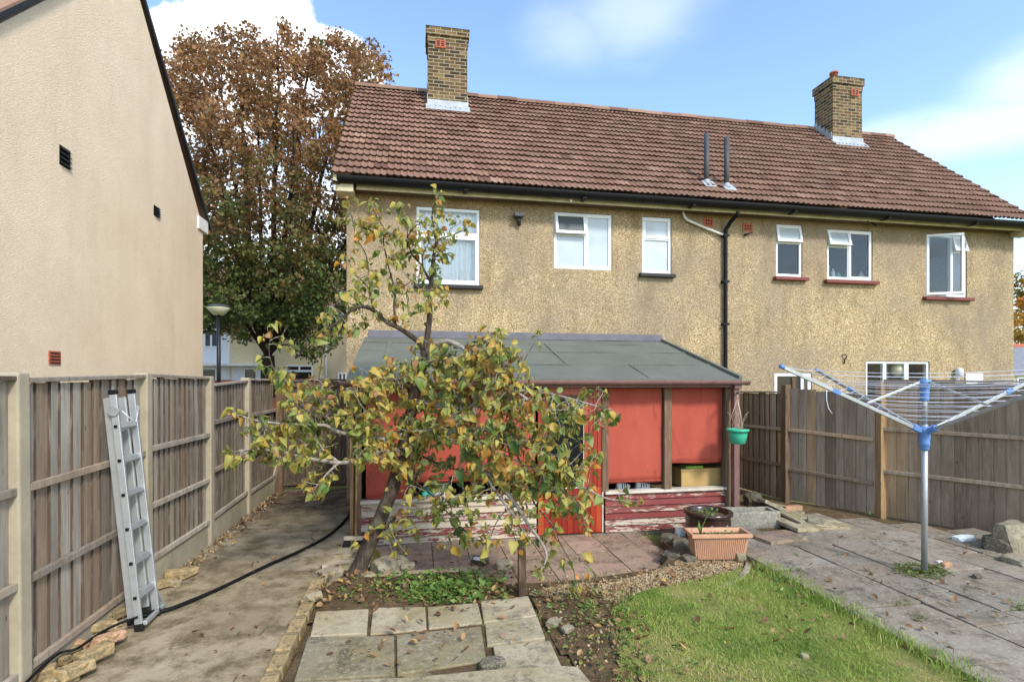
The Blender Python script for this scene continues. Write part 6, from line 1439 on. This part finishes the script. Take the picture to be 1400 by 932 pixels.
# gravel stones
def pebbles(P, z, smin, smax):
    n = len(P); oc_ = np.array([[1, 0, 0], [-1, 0, 0], [0, 1, 0], [0, -1, 0], [0, 0, 1], [0, 0, -1]], float); t8 = np.array([[0, 2, 4], [2, 1, 4], [1, 3, 4], [3, 0, 4], [2, 0, 5], [1, 2, 5], [3, 1, 5], [0, 3, 5]])
    s = RNG.uniform(smin, smax, n); A = RNG.normal(size=(n, 3, 3)); Q_, _ = np.linalg.qr(A); sc = RNG.uniform(.6, 1.1, (n, 1, 3)); V = (oc_[None]*sc*s[:, None, None]) @ Q_
    V += np.stack([P[:, 0], P[:, 1], z+s*.3], 1)[:, None]; return V.reshape(-1, 3), ((np.arange(n)*6)[:, None, None]+t8[None]).reshape(-1, 3), np.repeat(RNG.random(n), 8)
P = sample(grav, 11000); V, Fq, rr = pebbles(P, np.full(len(P), .0), .005, .013); o = npmesh('gravel_stones', V, Fq, rr, 'gravel', None, (1.5, 5, 0), smooth=False); tag(o, 'loose tan gravel in front of the sunken patio', 'gravel', kind='stuff')
P = np.concatenate([np.stack([fx+np.abs(RNG.normal(.08, .09, 420)), RNG.uniform(4.2, 9.6, 420)], 1), sample(ldirt, 240), np.array([pz(random.uniform(640, 1010), random.uniform(780, 815), 0)[:2] for _ in range(300)])]); V, Fq, rr = pebbles(P, np.full(len(P), .01), .004, .02); o = npmesh('grit', V, Fq, rr, 'gravel', None, (0, 5, 0), smooth=False); tag(o, 'grit and crumbs of mortar along the fence and borders', 'grit', kind='stuff')
# ================================================================== light, sky, camera
SUN_EL, SUN_AZ = 40, 155     # azimuth clockwise from +Y
w = bpy.data.worlds.new('World'); S.world = w; w.use_nodes = True; nt = w.node_tree; nt.nodes.clear()
N = lambda t, **k: (lambda n: ([setattr(n, a, b) for a, b in k.items()], n)[1])(nt.nodes.new(t))
out = N('ShaderNodeOutputWorld'); bg = N('ShaderNodeBackground'); nt.links.new(bg.outputs[0], out.inputs[0])
sky = N('ShaderNodeTexSky', sky_type='NISHITA'); sky.sun_disc = False; sky.sun_elevation = R(SUN_EL); sky.sun_rotation = R(SUN_AZ); sky.air_density = 1.0; sky.dust_density = .6; sky.ozone_density = 1.3
bg.inputs[1].default_value = .14
geo = N('ShaderNodeTexCoord'); sep = N('ShaderNodeSeparateXYZ'); nt.links.new(geo.outputs['Generated'], sep.inputs[0])
def mth(op, a, b=0., c=0.):
    m = N('ShaderNodeMath', operation=op)
    for i, v in enumerate((a, b, c)):
        if hasattr(v, 'is_output'): nt.links.new(v, m.inputs[i])
        else: m.inputs[i].default_value = v
    return m.outputs[0]
az_ = mth('ARCTAN2', sep.outputs[0], sep.outputs[1]); el_ = mth('ARCSINE', sep.outputs[2])
def nz(scale, det, sc=(1, 1, 1)):
    mp = N('ShaderNodeMapping'); mp.inputs['Scale'].default_value = sc; nt.links.new(geo.outputs['Generated'], mp.inputs[0])
    t = N('ShaderNodeTexNoise'); t.inputs['Scale'].default_value = scale; t.inputs['Detail'].default_value = det; t.inputs['Roughness'].default_value = .55; nt.links.new(mp.outputs[0], t.inputs[0]); return t.outputs[0]
n1 = nz(8, 8); n2 = nz(3.6, 9, (1, 1, 2.4))
def smooth(x, a, b):
    m = N('ShaderNodeMapRange', interpolation_type='SMOOTHSTEP'); nt.links.new(x, m.inputs[0]); m.inputs[1].default_value = a; m.inputs[2].default_value = b; return m.outputs[0]
def azel(px, py):
    r = ray(px, py).normalized(); return math.atan2(r.x, r.y), math.asin(r.z)
def cloud(px, py, ra, re, amt, edge, nse, dens, noise_out):
    a0, e0 = azel(px, py); u = mth('DIVIDE', mth('SUBTRACT', az_, a0), ra); v = mth('DIVIDE', mth('SUBTRACT', el_, e0), re)
    r = mth('SQRT', mth('ADD', mth('MULTIPLY', u, u), mth('MULTIPLY', v, v))); r = mth('ADD', r, mth('MULTIPLY', mth('SUBTRACT', noise_out, .5), nse)); return mth('MULTIPLY', smooth(r, 1, edge), dens)
masks = [cloud(345, 70, .155, .135, 1, .88, 1.1, 1.0, n1), cloud(300, 110, .16, .10, 1, .86, 1.0, 1.0, n1), cloud(450, 95, .10, .075, 1, .86, 1.0, .98, n1), cloud(330, 330, .5, .26, 1, .3, .6, .72, n1),
         cloud(880, 15, .20, .10, 1, .0, 1.5, .26, n2), cloud(780, 55, .14, .07, 1, .0, 1.5, .2, n2), cloud(1340, 175, .22, .055, 1, .1, 1.4, .36, n2), cloud(1200, 195, .16, .05, 1, .1, 1.3, .3, n2), cloud(1420, 110, .12, .06, 1, .1, 1.4, .34, n2), cloud(1000, 420, 1.2, .30, 1, .0, .6, .12, n2)]
# broken cloud elsewhere round the sky, behind the photographer
back = mth('MULTIPLY', smooth(n2, .48, .62), smooth(sep.outputs[1], .15, -.35)); masks.append(mth('MULTIPLY', back, .9))
tot = masks[0]
for m in masks[1:]: tot = mth('MAXIMUM', tot, m)
mx = N('ShaderNodeMix', data_type='RGBA'); nt.links.new(tot, mx.inputs[0]); tn = N('ShaderNodeMix', data_type='RGBA', blend_type='MULTIPLY'); tn.inputs[0].default_value = 1; nt.links.new(sky.outputs[0], tn.inputs[6]); tn.inputs[7].default_value = (1.36, 1.42, 1.47, 1); nt.links.new(tn.outputs[2], mx.inputs[6]); mx.inputs[7].default_value = (6.8, 7.0, 7.3, 1); nt.links.new(mx.outputs[2], bg.inputs[0])
sd = bpy.data.lights.new('sun', 'SUN'); sd.energy = 2.2; sd.angle = R(9); sd.color = (1, .95, .87); so = bpy.data.objects.new('sun', sd); COL.objects.link(so)
sdir = Vector((math.sin(R(SUN_AZ))*math.cos(R(SUN_EL)), math.cos(R(SUN_AZ))*math.cos(R(SUN_EL)), math.sin(R(SUN_EL)))); so.rotation_euler = sdir.to_track_quat('Z', 'Y').to_euler(); so.location = (4, -6, 12)
cd = bpy.data.cameras.new('camera'); cd.sensor_width = 36; cd.sensor_fit = 'HORIZONTAL'; cd.lens = F/1400*36; cd.shift_y = (HY-466)/1400; cd.clip_start = .05; cd.clip_end = 400
co = bpy.data.objects.new('camera', cd); COL.objects.link(co); co.location = EYE; co.rotation_euler = (R(90), 0, -TH); S.camera = co
S.view_settings.view_transform = 'Standard'; S.view_settings.look = 'None'; S.view_settings.exposure = .9; S.view_settings.gamma = 1
S.view_settings.use_curve_mapping = False
S.cycles.max_bounces = 6; S.cycles.diffuse_bounces = 3; S.cycles.transparent_max_bounces = 8; S.cycles.use_denoising = True
